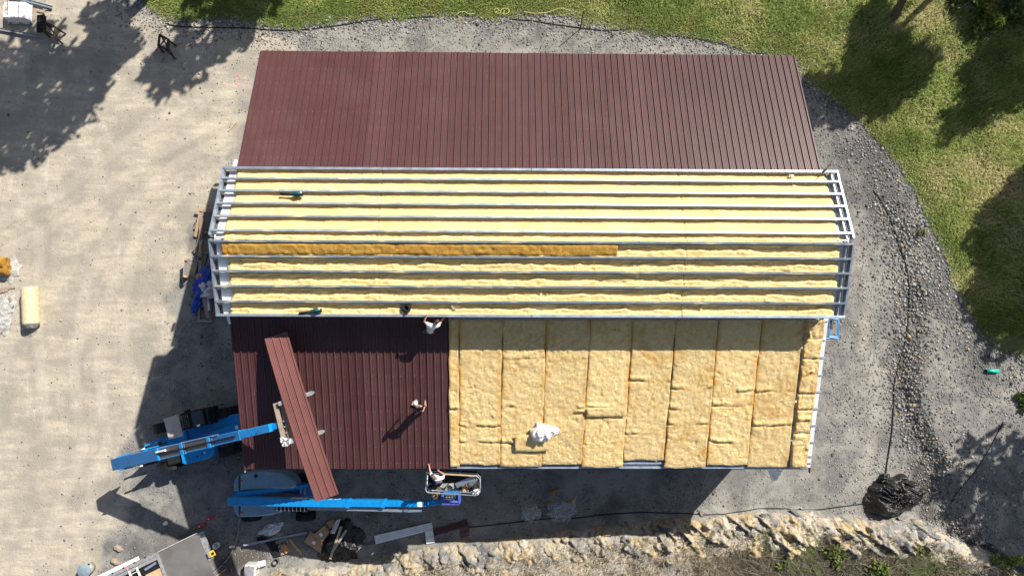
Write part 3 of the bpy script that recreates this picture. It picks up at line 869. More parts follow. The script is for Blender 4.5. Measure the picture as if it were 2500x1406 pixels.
for i in range(9):
    t0, t1 = SP(TOPX2[i], 781), SP(TOPX2[i + 1], 781)
    b0, b1 = SP(BOTX[i], BOTY[i]), SP(BOTX[i + 1], BOTY[i])
    gap = 0.004
    cre = [SP((BOTX[i] + BOTX[i + 1]) / 2, c).y for c in CRE[i]]
    batt('insulation_blanket', f'golden glass wool blanket on the lower roof, {NTH[i]} strip from the maroon sheets', t0.x + gap, t1.x - gap, b0.x + gap, b1.x - gap, t0.y, b0.y, 0.10, i, cre, group='glass wool strips on the lower right roof')
# right-hand column: shorter crumpled pieces
EDGE = [(781, 828, 'topmost'), (828, 876, 'second'), (876, 962, 'third'), (962, 1000, 'fourth'), (1000, 1058, 'fifth'), (1058, 1143, 'lowest')]
for j, (va, vb, wd) in enumerate(EDGE):
    fa, fb = (va - 781) / 362, (vb - 781) / 362
    x0a, x0b = 1961 + (1921 - 1961) * fa, 1961 + (1921 - 1961) * fb
    x1a, x1b = 2012 + (1968 - 2012) * fa, 2012 + (1968 - 2012) * fb
    jit = rnd.uniform(0, 7)
    a0, a1, b0, b1 = SP(x0a + jit, va), SP(x1a - rnd.uniform(0, 6), va), SP(x0b + jit, vb), SP(x1b - rnd.uniform(0, 6), vb)
    batt('insulation_piece', f'short crumpled glass wool piece along the right edge of the lower roof, {wd} one', a0.x, a1.x, b0.x, b1.x, a0.y, b0.y + 0.03, 0.13 + 0.05 * (j % 2), 20 + j, [(a0.y * 0.55 + b0.y * 0.45)] if vb - va > 50 else [], group='crumpled insulation pieces at the right edge', lump=1.7, off=0.045)
a, b = SP(1257, 1061, 0.2), SP(1352, 1100, 0.2)
batt('insulation_offcut', 'rectangular glass wool offcut lying on the blankets beside the white bag', a.x, b.x, a.x + 0.03, b.x - 0.2, a.y, b.y, 0.10, 33, [], lump=0.5, off=0.20)
a, b = SP(1431, 994, 0.15), SP(1527, 1016, 0.15)
batt('insulation_offcut', 'torn glass wool strip lying across the fifth blanket', a.x, b.x, a.x + 0.03, b.x, a.y, b.y, 0.08, 34, [], lump=1.2, off=0.18)
a, b = CP(537, 593), CP(1508, 626)
batt('insulation_batt', 'long dark orange glass wool batt between two purlins just below the ridge', a.x, b.x, a.x, b.x, YS[0] - 0.06, YS[1] + 0.06, 0.17, 40, [], 'wool_orange', plane=zc_, off=-0.185, lump=1.3, cell=0.05)
# crumpled white bag on the blankets
def crumple(name, label, cat, c, rx, ry, rz, mat, seed, amp=0.45, rot=0.0, n=(28, 16), sharp=2.4):
    vs = []
    mb = MB()
    cr, sr = math.cos(rot), math.sin(rot)
    def fn(u, v):
        th = u * 2 * math.pi; ph = v * math.pi / 2
        d = Vector((math.cos(th) * math.sin(ph), math.sin(th) * math.sin(ph), math.cos(ph)))
        q = d * sharp + Vector((seed * 3.1, seed * 1.7, 0))
        k = 1 + amp * (mn.noise(q) + 0.6 * abs(mn.noise(q * 2.3)) + 0.4 * mn.noise(q * 4.7))
        x, y, z = d.x * rx * k, d.y * ry * k, max(0.0, d.z * rz * k * (1 if v < 0.97 else 0))
        return (c[0] + x * cr - y * sr, c[1] + x * sr + y * cr, c[2] + z)
    mb.grid(n[0], n[1], fn)
    o = mb.build(name, mat, smooth=True, base=c)
    return tag(o, label, cat)
p = SP(1322, 1055, 0.17); crumple('plastic_bag', 'crumpled white plastic bag on the golden insulation blankets', 'plastic bag', p, 0.42, 0.36, 0.42, M['film_white'], 3, 0.5)
p = SP(1347, 1052, 0.17); crumple('plastic_bag', 'small crumpled white plastic scrap touching the larger white bag', 'plastic bag', p, 0.24, 0.20, 0.25, M['film_white'], 5, 0.6)
p = CP(993, 752, -0.15)
o = thing('hose_coil', p, 'round black coil of hose on the pale foam near the lower eave', 'hose')
mb = MB(); pts = []
for k in range(90):
    a = k / 90 * 2 * math.pi * 4.5
    rr = 0.10 + 0.10 * k / 90 + 0.02 * math.sin(k * 1.7)
    pts.append(p + Vector((math.cos(a) * rr * 0.85, math.sin(a) * rr * 1.1, 0.06 + 0.10 * abs(math.sin(k * 0.35)) + 0.03)))
mb.tube(pts, 0.026, 6).build('coil', M['black'], o, True)
MB().lathe([(0.17, 0.0), (0.185, 0.06), (0.12, 0.08)], p).build('core', M['black'], o)
def scrap(name, label, cat, pts, mat, th=0.006, fold=0.05, seed=0, group=None):
    """thin folded sheet through corner points"""
    a, b, c, d = [Vector(q) for q in pts]
    def fn(u, v):
        q = a * (1 - u) * (1 - v) + b * u * (1 - v) + c * u * v + d * (1 - u) * v
        return q + Vector((0, 0, fold * (abs(mn.noise((u * 3 + seed, v * 3, seed * 2.0))) * 2 + 0.4 * mn.noise((u * 8, v * 8, seed)))))
    mb = MB(); mb.grid(9, 9, fn)
    o = mb.build(name, mat, smooth=False)
    s = o.modifiers.new('thickness', 'SOLIDIFY'); s.thickness = th
    return tag(o, label, cat, group)
z = -0.12
scrap('paper_scrap', 'folded white paper scrap on the lowest foam strip', 'scrap', [CP(1103, 745, z), CP(1112, 753, z), CP(1114, 757, z), CP(1101, 750, z)], M['paper'], fold=0.12, seed=2)
scrap('paper_scrap', 'white paper scrap on the foam close to the right end of the upper eave', 'scrap', [CP(1926, 427, z), CP(1938, 427, z), CP(1938, 432, z), CP(1926, 433, z)], M['paper'], fold=0.06, seed=5)

# cordless blowers left on the roof
def blower(u, v, ang, label, flip=1):
    p = CP(u, v, -0.10)
    t = thing('leaf_blower', p, label, 'leaf blower', 'teal and black cordless blowers on the centre roof')
    Mx = Matrix.Translation(p) @ Matrix.Rotation(ang, 4, 'Z')
    mb = MB(Mx); mb.tube([(-0.16, 0, 0.10), (-0.42, 0.01, 0.09), (-0.66, 0.015, 0.07)], [0.065, 0.05, 0.055], 10).build('nozzle', M['black'], t, True)
    mb = MB(Mx); mb.tube([(-0.18, 0, 0.10), (-0.08, 0, 0.11), (0.06, 0, 0.12), (0.17, 0, 0.11)], [0.07, 0.105, 0.12, 0.08], 12).build('motor_housing', M['teal'], t, True)
    mb = MB(Mx); mb.tube([(-0.02, 0, 0.20), (0.03, 0.0, 0.30), (0.13, 0, 0.31), (0.20, 0, 0.22)], 0.026, 8).build('handle', M['teal'], t, True)
    mb = MB(Mx); mb.box((0.20, 0.0, 0.12), (0.10, 0.15, 0.13)).build('battery', M['black'], t, bevel=0.015)
    mb = MB(Mx); mb.box((0.19, 0.05 * flip, 0.205), (0.05, 0.05, 0.02)).build('label_plate', M['paper'], t)
blower(727, 476, 0.0, 'teal and black cordless blower lying in a foam bay of the upper slope')
blower(772, 760, 0.16, 'teal and black cordless blower lying against the lower eave of the centre roof')
# black strap hooked over the north-east eave
p = CP(2013, 417, 0.03)
t = thing('tie_strap', p, 'black strap hooked over the upper right corner of the centre roof', 'strap')
MB().tube(rough_path([CP(2032, 393, 0.02), CP(2024, 404, 0.05), CP(2014, 416, 0.06), CP(2004, 428, -0.10), CP(1990, 440, -0.13)], 5), 0.012, 6).build('strap', M['black'], t, True)
MB().box(p + Vector((0, 0, 0.02)), (0.16, 0.09, 0.06), 0.7).build('buckle', M['black'], t, bevel=0.01)
MB().box(p + Vector((0.06, 0.05, 0.02)), (0.10, 0.05, 0.05), 1.1).build('hook', M['black'], t, bevel=0.01)
# torn plastic hanging below the south-east eave
q = [SP(1872, 1146, -0.3), SP(1912, 1146, -0.3), SP(1896, 1170, -0.9), SP(1885, 1176, -1.0)]
scrap('hanging_plastic', 'torn white plastic hanging from the eave near the lower right corner', 'plastic sheet', q, M['film_white'], fold=0.15, seed=7)
# ------------------------------------------------------------------ wheels shared by the machines
def wheel(t, c, axis, r, w, lugs=18, rim=None):
    """tyre with chevron lugs, and a rim disc as its sub-part"""
    c = Vector(c); ax = Vector(axis).normalized()
    mb = MB()
    mb.lathe([(r * 0.55, -w * 0.46), (r * 0.86, -w * 0.5), (r * 0.97, -w * 0.40), (r, -w * 0.15), (r, w * 0.15), (r * 0.97, w * 0.40), (r * 0.86, w * 0.5), (r * 0.55, w * 0.46)], c, ax, 28)
    fwd = ax.cross(Vector((0, 0, 1))).normalized()
    for i in range(lugs):
        for sd in (-1, 1):
            a = (i + (0.5 if sd > 0 else 0)) / lugs * 2 * math.pi
            d = fwd * math.cos(a) + Vector((0, 0, 1)) * math.sin(a)
            a2 = a + 0.16
            d2 = fwd * math.cos(a2) + Vector((0, 0, 1)) * math.sin(a2)
            mb.beam(c + d * (r + 0.035) + ax * sd * 0.02 * w, c + d2 * (r + 0.02) + ax * sd * w * 0.46, 0.055, 0.06, up=d)
    wh = mb.build('wheel', M['rubber'], t)
    MB().lathe([(r * 0.54, -w * 0.40), (r * 0.5, -w * 0.36), (r * 0.2, -w * 0.30), (r * 0.2, w * 0.30), (r * 0.5, w * 0.36), (r * 0.54, w * 0.40)], c, ax, 20).build('rim', rim or M['grey_metal'], wh)
    return wh

# ------------------------------------------------------------------ telehandler
wRT, wFT, wRB, wFB = P(383, 1047, 1.3), P(524, 1011, 1.3), P(413, 1135, 1.3), P(560, 1101, 1.3)
ctr = (wRT + wFT + wRB + wFB) / 4
ax = ((wFT + wFB) / 2 - (wRT + wRB) / 2); ax.z = 0
WB = ax.length
TH = math.atan2(ax.y, ax.x)
TRK = ((wRT + wFT) / 2 - (wRB + wFB) / 2).length
tel = thing('telehandler', (ctr.x, ctr.y, 0), 'blue telehandler lifting maroon sheets over the lower left roof', 'telehandler')
TM = Matrix.Translation((ctr.x, ctr.y, 0)) @ Matrix.Rotation(TH, 4, 'Z')
TI = TM.inverted()
def TL(u, v, z): return TI @ P(u, v, z)
hb, ht = WB / 2, TRK / 2
for sx in (-1, 1):
    for sy in (-1, 1):
        yy = sy * (ht - 0.02)
        wheel(tel, TM @ Vector((sx * hb + 0.12, yy, 0.62)), TM.to_3x3() @ Vector((0, 1, 0)), 0.60, 0.44)
        mb = MB(TM)
        n = 9
        vs = []
        for k in range(n):
            a = R(62) + R(118) * k / (n - 1)
            for yo in (-0.26, 0.26):
                vs.append((sx * hb + 0.10 + math.cos(a) * 0.74, yy + yo, 0.60 + math.sin(a) * 0.74))
        fs = [(2 * k, 2 * k + 1, 2 * k + 3, 2 * k + 2) for k in range(n - 1)]
        m2 = len(vs)
        vs += [(v[0] * 1.0, v[1], v[2] - 0.04) for v in vs]
        fs += [(m2 + 2 * k + 2, m2 + 2 * k + 3, m2 + 2 * k + 1, m2 + 2 * k) for k in range(n - 1)]
        for sd in (0, 1):
            fs += [(2 * k + sd, 2 * k + 2 + sd, m2 + 2 * k + 2 + sd, m2 + 2 * k + sd) for k in range(n - 1)]
        mb.add(vs, fs).build('fender', M['black'], tel)
for sx in (-1, 1):
    MB(TM).tube([(sx * hb + 0.1, -ht + 0.2, 0.62), (sx * hb + 0.1, ht - 0.2, 0.62)], 0.14, 10).build('axle', M['steel_dark'], tel)
mb = MB(TM)
mb.prism([(-hb - 0.75, -0.42), (hb + 0.75, -0.50), (hb + 1.05, -0.30), (hb + 1.05, 0.62), (hb + 0.6, 0.80), (-hb - 0.75, 0.42)], 0.55, 1.18, 0.08)
mb.build('chassis', M['blue'], tel)
# flat blue decks in front of the cab, with a darker seam
a, b, c, d = TL(482, 1062, 1.35), TL(590, 1030, 1.35), TL(584, 1062, 1.35), TL(486, 1082, 1.35)
MB(TM).prism([(a.x, a.y), (d.x, d.y), (c.x, c.y), (b.x, b.y)][::1], 1.19, 1.36, 0.05).build('front_deck', M['blue'], tel)
a = TL(582, 1027, 1.3)
MB(TM).prism([(a.x - 0.55, a.y - 0.25), (a.x + 0.30, a.y - 0.30), (a.x + 0.30, a.y + 0.25), (a.x - 0.1, a.y + 0.38)], 0.6, 1.30, 0.06).build('nose', M['blue'], tel)
a = TL(578, 1043, 1.37)
MB(TM).box((a.x, a.y, 1.372), (0.16, 0.18, 0.012)).build('decal', M['paper'], tel)
# engine cover on the right-hand side
e0, e1 = TL(442, 1108, 1.7), TL(520, 1100, 1.7)
ey = (e0.y + e1.y) / 2
mb = MB(TM)
mb.prism([(e0.x - 0.05, ey + 0.42), (e0.x - 0.05, ey - 0.36), (e0.x + 0.08, ey - 0.46), (e1.x - 0.35, ey - 0.46), (e1.x + 0.02, ey - 0.30), (e1.x + 0.08, ey + 0.42)], 0.85, 1.72, 0.07)
eng = mb.build('engine_cover', M['blue'], tel)
for (u, v, r_) in ((493, 1106, 0.05), (482, 1114, 0.035)):
    q = TL(u, v, 1.73)
    MB(TM).lathe([(r_, 0), (r_ * 0.9, 0.03)], (q.x, q.y, 1.722), n=12).build('filler_cap', M['black'], eng)
q = TL(498, 1105, 1.73)
MB(TM).box((q.x + 0.02, q.y, 1.726), (0.07, 0.07, 0.006)).build('decal', M['paper'], eng)
q = TL(424, 1118, 1.5)
MB(TM).box((q.x, q.y, 1.15), (0.75, 0.62, 0.7)).build('exhaust_box', M['black'], tel, bevel=0.05)
# cab: floor, posts, dark glass, sheet of board laid on its rear half
q = TL(473, 1023, 2.45)
cx, cy = q.x, q.y
cab = MB(TM).box((cx - 0.05, cy, 1.15), (1.35, 0.86, 0.7)).build('cab', M['black'], tel, bevel=0.04)
for ax_, ay_ in ((-0.68, -0.40), (-0.68, 0.40), (0.45, -0.40), (0.45, 0.40)):
    MB(TM).tube([(cx + ax_ * 1.0, cy + ay_, 1.45), (cx + ax_ * 0.85, cy + ay_ * 0.92, 2.45)], 0.045, 8).build('cab_post', M['black'], tel)
mb = MB(TM)
for k in range(5): mb.box((cx - 0.50 + 0.09 * k, cy, 2.47), (0.035, 0.78, 0.03))
mb.box((cx + 0.08, cy - 0.40, 2.46), (1.1, 0.06, 0.05)); mb.box((cx + 0.08, cy + 0.40, 2.46), (1.1, 0.06, 0.05)); mb.box((cx + 0.52, cy, 2.46), (0.06, 0.86, 0.05))
mb.build('roof_frame', M['black'], tel)
MB(TM).box((cx + 0.20, cy, 2.465), (0.56, 0.72, 0.012)).build('roof_glass', M['glass'], tel)
MB(TM).box((cx + 0.58, cy, 1.95), (0.02, 0.78, 0.9), tilt=Matrix.Rotation(0.2, 3, 'Y')).build('windscreen', M['glass'], tel)
MB(TM).box((cx - 0.2, cy, 1.62), (0.5, 0.5, 0.25)).build('seat', M['black'], tel, bevel=0.05)
MB(TM).box((cx + 0.18, cy - 0.36, 2.482), (0.16, 0.10, 0.008)).build('decal', M['paper'], tel)
q = TL(456, 1004, 2.2)
MB(TM).box((q.x, q.y, 2.15), (0.22, 0.16, 0.26)).build('mirror', M['black'], tel, bevel=0.03)
MB(TM).tube([(q.x, q.y, 2.0), (cx - 0.3, cy + 0.38, 1.9)], 0.02, 6).build('mirror_arm', M['black'], tel)
bq = [TL(399, 1022, 2.55), TL(434, 1011, 2.55), TL(447, 1064, 2.55), TL(412, 1073, 2.55)]
mb = MB(TM); vs = [(p_.x, p_.y, z) for z in (2.50, 2.54) for p_ in bq]
mb.add(vs, [(3, 2, 1, 0), (4, 5, 6, 7), (0, 1, 5, 4), (1, 2, 6, 5), (2, 3, 7, 6), (3, 0, 4, 7)]).build('cab_roof_board', M['wood_grey'], tel)
# rear frame and rear blue cover
q = TL(372, 1090, 1.3)
MB(TM).prism([(q.x - 0.55, q.y - 0.18), (q.x + 0.75, q.y - 0.25), (q.x + 0.75, q.y + 0.20), (q.x - 0.4, q.y + 0.20)], 0.7, 1.3, 0.06).build('rear_cover', M['blue'], tel)
q = TL(430, 1075, 1.5)
MB(TM).prism([(q.x - 0.5, q.y - 0.25), (q.x + 0.55, q.y - 0.30), (q.x + 0.55, q.y + 0.35), (q.x - 0.5, q.y + 0.25)], 1.15, 1.5, 0.05).build('hydraulic_cover', M['blue'], tel)
# telescopic boom, rising forward
BA, BH = P(287, 1131, 3.0), P(672, 1041, 8.55)
BD = (BH - BA).normalized()
def bu(u):
    """point on the boom line seen at picture column u"""
    lo, hi = 0.0, 1.1
    for _ in range(40):
        m_ = (lo + hi) / 2; q = BA.lerp(BH, m_); v = q - CAM_LOC
        uu = 1250 + FPX * v.dot(CAM_R) / v.dot(CAM_W)
        if uu < u: lo = m_
        else: hi = m_
    return BA.lerp(BH, lo)
SEC = [(287, 398, 0.56, 0.62, 'blue_dark', 0.0), (392, 462, 0.47, 0.50, 'steel_dark', 0.02), (450, 528, 0.42, 0.44, 'steel_dark', 0.03), (515, 592, 0.37, 0.38, 'blue_dark', 0.035), (585, 664, 0.33, 0.34, 'blue', 0.04)]
for i, (u0, u1, w, h, mt, dz) in enumerate(SEC):
    mb = MB(); mb.taper(bu(u0) - Vector((0, 0, dz)), bu(u1) - Vector((0, 0, dz)), w, h, w, h)
    sec = mb.build('boom_section', M[mt], tel, bevel=0.02)
    side = BD.cross(Vector((0, 0, 1))).normalized()
    if i in (1, 2, 3):
        up = side.cross(BD).normalized()
        for sd in (-1, 1):                            # blue side plates that stand a little above the worn top
            MB().beam(bu(u0 + 8) + side * sd * (w / 2) + up * (h / 2 + 0.012 - dz), bu(u1) + side * sd * (w / 2) + up * (h / 2 + 0.012 - dz), 0.045, 0.10).build('edge_strip', M['blue'], sec)
        MB().tube([bu(u0 + 4) + up * (h / 2 + 0.03), bu(u1 - 8) + up * (h / 2 + 0.03)], 0.035, 8).build('hydraulic_hose', M['black'], sec)
        MB().beam(bu(u0 + 1) + up * (h / 2 + 0.05), bu(u0 + 8) + up * (h / 2 + 0.05), w + 0.10, h * 0.6).build('wear_collar', M['blue'], sec)
up = side.cross(BD).normalized()
q = bu(603) + up * 0.135
MB().beam(q - BD * 0.12, q + BD * 0.12, 0.16, 0.005, up=up).build('decal', M['paper'], tel)
q = bu(405) + up * 0.30 - side * 0.10
MB().tube([q - BD * 0.25, q + BD * 0.45], 0.05, 8).build('work_light', M['white_metal'], tel)
for sd, (u0, v0, z0, u1, v1, z1) in ((1, (330, 1103, 2.2, 400, 1078, 2.0)), (-1, (330, 1142, 2.1, 385, 1124, 1.9))):
    a, b = P(u0, v0, z0), P(u1, v1, z1)
    m_ = a.lerp(b, 0.38)
    MB().tube([a, m_], 0.05, 10).build('cylinder_rod', M['steel'], tel, True)
    MB().tube([m_, b], 0.09, 10).build('cylinder', M['black'], tel, True)
for sd in (-1, 1):
    a = bu(300) + side * sd * 0.33
    mb = MB(); mb.taper(a - BD * 0.1 + Vector((0, 0, 0.20)), a + BD * 0.55 + Vector((0, 0, -0.3)), 0.05, 0.6, 0.05, 1.0)
    mb.build('boom_bracket', M['blue'], tel)
    q = TI @ (a + BD * 0.7)
    MB(TM).box((q.x + 0.25, q.y, 1.55), (0.9, 0.07, 1.3)).build('boom_mount', M['blue'], tel)
for sd, u0, u1 in ((-1, 398, 470), (-1, 455, 545), (1, 330, 452)):
    a = bu(u0) + side * sd * .27 + up * .22; b = bu(u1) + side * sd * .24 + up * .21
    MB().tube([a, a.lerp(b, .5) + up * .03, b], .018, 6).build('conduit', M['galv'], tel)
for k in range(4):
    a = TL(452 + 9 * k, 1082 - 3 * k, 1.52)
    MB(TM).tube(rough_path([(a.x, a.y, 1.5), (a.x + .1, a.y - .12, 1.75), (a.x + .3, a.y - .2, 1.7), (a.x + .45, a.y - .1, 1.45)], 4), .022, 6).build('hydraulic_hose', M['green_pipe'] if k == 2 else M['black'], tel)
for u in (300, 330, 560, 640):
    q = bu(u) + up * (.32 if u < 400 else .19)
    MB().lathe([(.03, 0), (.03, .03)], q, up, 8).build('boom_pin', M['steel_dark'], tel)
# carriage and forks
ca, cb = P(671, 984, 8.62), P(696, 1088, 8.62)
MB().beam(ca, cb, 0.17, 0.14).build('carriage_bar', M['wood_old'], tel)
off = Vector((0.21, 0.06, -0.02))
MB().beam(ca + off * 1.05 + Vector((0, -0.1, 0)), cb + off, 0.05, 0.4).build('carriage_frame', M['wood_old'], tel)
MB().beam(bu(655) + Vector((0, 0, 0.05)), ca.lerp(cb, 0.5) + Vector((0, 0, -0.05)), 0.24, 0.34).build('quick_coupler', M['blue'], tel)
for f in (0.45, 0.58, 0.72):
    MB().beam(ca.lerp(cb, f) + off * 0.6, ca.lerp(cb, f) + off * 1.4, 0.06, 0.08).build('carriage_lug', M['grey_metal'], tel)
ZF = 8.80
for (u0, v0, u1, v1) in ((679, 986, 767, 957), (700, 1081, 792, 1052)):
    a, b = P(u0, v0, ZF), P(u1, v1, ZF)
    d = (b - a).normalized(); n = Vector((-d.y, d.x, 0)) * 0.085
    mb = MB()
    poly = [a - n, b - d * 0.12 - n, b - n * 0.4, b + n * 0.4, b - d * 0.12 + n, a + n]
    mb.prism([(q.x, q.y) for q in poly], ZF - 0.06, ZF).build('fork', M['grey_metal'], tel)
scrap('plastic_rag', 'torn clear plastic caught on the fork carriage of the telehandler', 'plastic sheet', [P(684, 1066, 8.66), P(712, 1070, 8.85), P(708, 1086, 8.8), P(690, 1090, 8.66)], M['film_white'], fold=0.16, seed=11)
# ------------------------------------------------------------------ bundle of roofing sheets on the forks
ZB = ZF + 0.02
q0, q1, q2, q3 = P(644, 829, ZB), P(698, 809, ZB), P(823, 1204, ZB), P(769, 1225, ZB)
s0, s1 = (q0 + q1) / 2, (q2 + q3) / 2
sd_ = (s1 - s0); SL = sd_.length; SW = ((q1 - q0).length + (q2 - q3).length) / 2
bun = thing('roofing_sheets', (s0 + s1) / 2, 'stack of long maroon ribbed steel sheets carried on forks above the roof', 'roofing sheets')
p_ = SW * 0.985 / 3.15
prof = []
for k in range(3):
    a = k * p_
    prof += [(a, 0), (a + 0.016, 0.040), (a + 0.052, 0.040), (a + 0.068, 0)]
    for c in (0.33, 0.55, 0.77):
        b = a + p_ * c
        prof += [(b, 0), (b + 0.010, 0.011), (b + 0.026, 0.011), (b + 0.036, 0)]
prof += [(3 * p_, 0), (3 * p_ + 0.016, 0.040), (3 * p_ + 0.05, 0.040)]
wd = prof[-1][0]
d = sd_.normalized(); n = Vector((-d.y, d.x, 0))
ang = math.atan2(d.y, d.x)
SEG = 16
vs = []
for j in range(SEG + 1):
    s = (j / SEG - 0.5) * SL
    sag = -0.16 * (max(0, abs(s) - 1.0) / (SL / 2 - 1)) ** 2
    vs += [(s, x - wd / 2, z + sag) for x, z in prof]
n_ = len(prof)
fs = [(j * n_ + i, j * n_ + i + 1, (j + 1) * n_ + i + 1, (j + 1) * n_ + i) for j in range(SEG) for i in range(n_ - 1)]
me = bpy.data.meshes.new('sheet'); me.from_pydata(vs, [], fs); me.materials.append(M['maroon_sheet']); me.update()
for k in range(6):
    o = bpy.data.objects.new('sheet', me); link(o); o.parent = bun
    o.location = Vector((rnd.uniform(-0.03, 0.03), rnd.uniform(-0.012, 0.012), 0.011 * k)) + d * rnd.uniform(-0.06, 0.06)
    o.rotation_euler = (0, 0, ang)

# ------------------------------------------------------------------ boom lift
bl0 = P(690, 1207, 0.0)
lift = thing('boom_lift', (bl0.x, bl0.y, 0), 'blue telescopic boom lift with grey hoods parked below the lower left eave', 'boom lift')
for sx in (-1, 1):
    for sy in (-1, 1):
        wheel(lift, (bl0.x + sx * 1.42, bl0.y + sy * 0.98, 0.50), (0, 1, 0), 0.48, 0.38, 20)
MB().box((bl0.x, bl0.y, 0.62), (2.9, 1.25, 0.42)).build('chassis', M['blue'], lift, bevel=0.05)
for sx in (-1, 1):
    MB().box((bl0.x + sx * 1.42, bl0.y, 0.55), (0.30, 1.7, 0.25)).build('axle', M['steel_dark'], lift, bevel=0.03)
MB().lathe([(0.55, 0), (0.55, 0.18)], (bl0.x - 0.3, bl0.y, 0.82), n=24).build('slew_ring', M['steel_dark'], lift)
def poly(z, *uv): return [tuple(P(u, v, z)[:2]) for u, v in uv]
MB().prism(poly(1.2, (572, 1170), (600, 1160), (700, 1166), (760, 1185), (760, 1228), (700, 1245), (600, 1256), (572, 1248)), 1.0, 1.22).build('turntable', M['blue'], lift)
N_ = MB(); N_.prism(poly(2.15, (584, 1160), (612, 1153), (650, 1151), (685, 1155), (706, 1164), (718, 1176), (722, 1188), (712, 1193), (650, 1196), (584, 1198)), 1.1, 2.15, 0.13)
hN = N_.build('engine_hood', M['hood'], lift, bevel=0.03)
S_ = MB(); S_.prism(poly(2.05, (584, 1231), (703, 1231), (697, 1242), (684, 1252), (660, 1259), (625, 1262), (584, 1263)), 1.1, 2.05, 0.13)
hS = S_.build('tank_hood', M['hood'], lift, bevel=0.03)
MB().prism(poly(2.08, (569, 1190), (572, 1170), (582, 1158), (582.5, 1200), (569, 1200)), 1.1, 2.06, 0.1).build('counterweight_cover', M['hood'], lift, bevel=0.02)
MB().prism(poly(2.0, (569, 1229), (582.5, 1229), (582.5, 1263), (576, 1258), (570, 1246)), 1.1, 1.98, 0.1).build('counterweight_cover', M['hood'], lift, bevel=0.02)
MB().prism(poly(1.5, (570, 1200), (584, 1200), (584, 1229), (570, 1229)), 1.0, 1.6).build('counterweight', M['blue_dark'], lift)
for (u, v, hd) in ((589, 1172, hN), (591, 1250, hS)):
    q = P(u, v, 2.15 if hd is hN else 2.05)
    MB().lathe([(0.055, 0), (0.055, 0.03), (0.03, 0.06)], (q.x, q.y, q.z), n=12).build('red_beacon', M['red'], hd)
q = P(625, 1161, 2.15)
MB().lathe([(0.09, 0), (0.09, 0.04), (0.04, 0.09)], q, n=12).build('exhaust_cap', M['black'], hN)
# riser links between the hoods
MB().beam(P(577, 1206, 2.3), P(752, 1186, 1.9), 0.17, 0.26).build('riser_link', M['blue'], lift)
MB().beam(P(612, 1207, 1.95), P(740, 1191, 1.65), 0.13, 0.2).build('riser_link', M['blue_dark'], lift)
MB().beam(P(640, 1205, 1.5), P(748, 1212, 1.5), 0.25, 0.2).build('lift_cylinder', M['steel_dark'], lift)
MB().prism(poly(1.7, (735, 1188), (765, 1188), (765, 1212), (735, 1212)), 1.0, 1.7, 0.05).build('boom_post', M['blue_dark'], lift)
for (u0, v0, u1, v1) in ((744, 1191, 744, 1207), (734, 1193, 734, 1204)):
    MB().beam(P(u0, v0, 1.9), P(u1, v1, 1.9), 0.07, 0.05).build('step_rung', M['grey_metal'], lift)
# boom in four sections
LA, LB = P(562, 1222, 2.9), P(1036, 1229, 4.95)
def lu(u, dz=0.0):
    lo, hi = 0.0, 1.2
    for _ in range(40):
        m_ = (lo + hi) / 2; v = LA.lerp(LB, m_) - CAM_LOC
        if 1250 + FPX * v.dot(CAM_R) / v.dot(CAM_W) < u: lo = m_
        else: hi = m_
    q = LA.lerp(LB, lo); q.z += dz
    return q
LS = [(562, 857, 0.36, 0.46), (845, 942, 0.315, 0.38), (930, 1034, 0.265, 0.31)]
for i, (u0, u1, w, h) in enumerate(LS):
    mb = MB(); mb.taper(lu(u0), lu(u1), w, h, w, h)
    s_ = mb.build('boom_section', M['blue'], lift, bevel=0.015)
    if i < 2:
        MB().taper(lu(u1 - 8), lu(u1), w + 0.03, h + 0.03, w + 0.03, h + 0.03).build('wear_collar', M['blue'], s_)
ld = (LB - LA).normalized(); ls = ld.cross(Vector((0, 0, 1))).normalized(); lup = ls.cross(ld)
# white lettering on the north flank, only its strokes are visible from above
sidev = -ls
MBL = MB()
def flank(u, h): return lu(u) + sidev * (0.184) + lup * h
for (u0, u1) in ((712, 722), (722, 733), (733, 744), (744, 752), (752, 760), (760, 768)):
    k = (u0 * 7) % 5
    MBL.add([flank(u0, -0.10), flank(u1 - 2, -0.10), flank(u1 - 1, 0.16 + 0.01 * k), flank(u0 + 2, 0.20)], [(0, 1, 2, 3)])
    MBL.add([flank(u0 + 3, 0.02), flank(u1 + 1, 0.08), flank(u1 + 1, 0.14), flank(u0 + 3, 0.10)], [(0, 1, 2, 3)])
ring = []
for t_ in range(20):
    a = t_ / 20 * 2 * math.pi
    ring.append((math.cos(a), math.sin(a)))
vs = [flank(826 + 8 * a, 0.05 + 0.15 * b) for a, b in ring] + [flank(826 + 5 * a, 0.05 + 0.09 * b) for a, b in ring]
MBL.add(vs, [(i, (i + 1) % 20, 20 + (i + 1) % 20, 20 + i) for i in range(20)])
MBL.add([flank(804, -0.08), flank(814, -0.08), flank(814, 0.19), flank(804, 0.19)], [(0, 1, 2, 3)])
o = MBL.build('lettering', M['paper'], lift, fixn=False); o['kind'] = 'stuff'
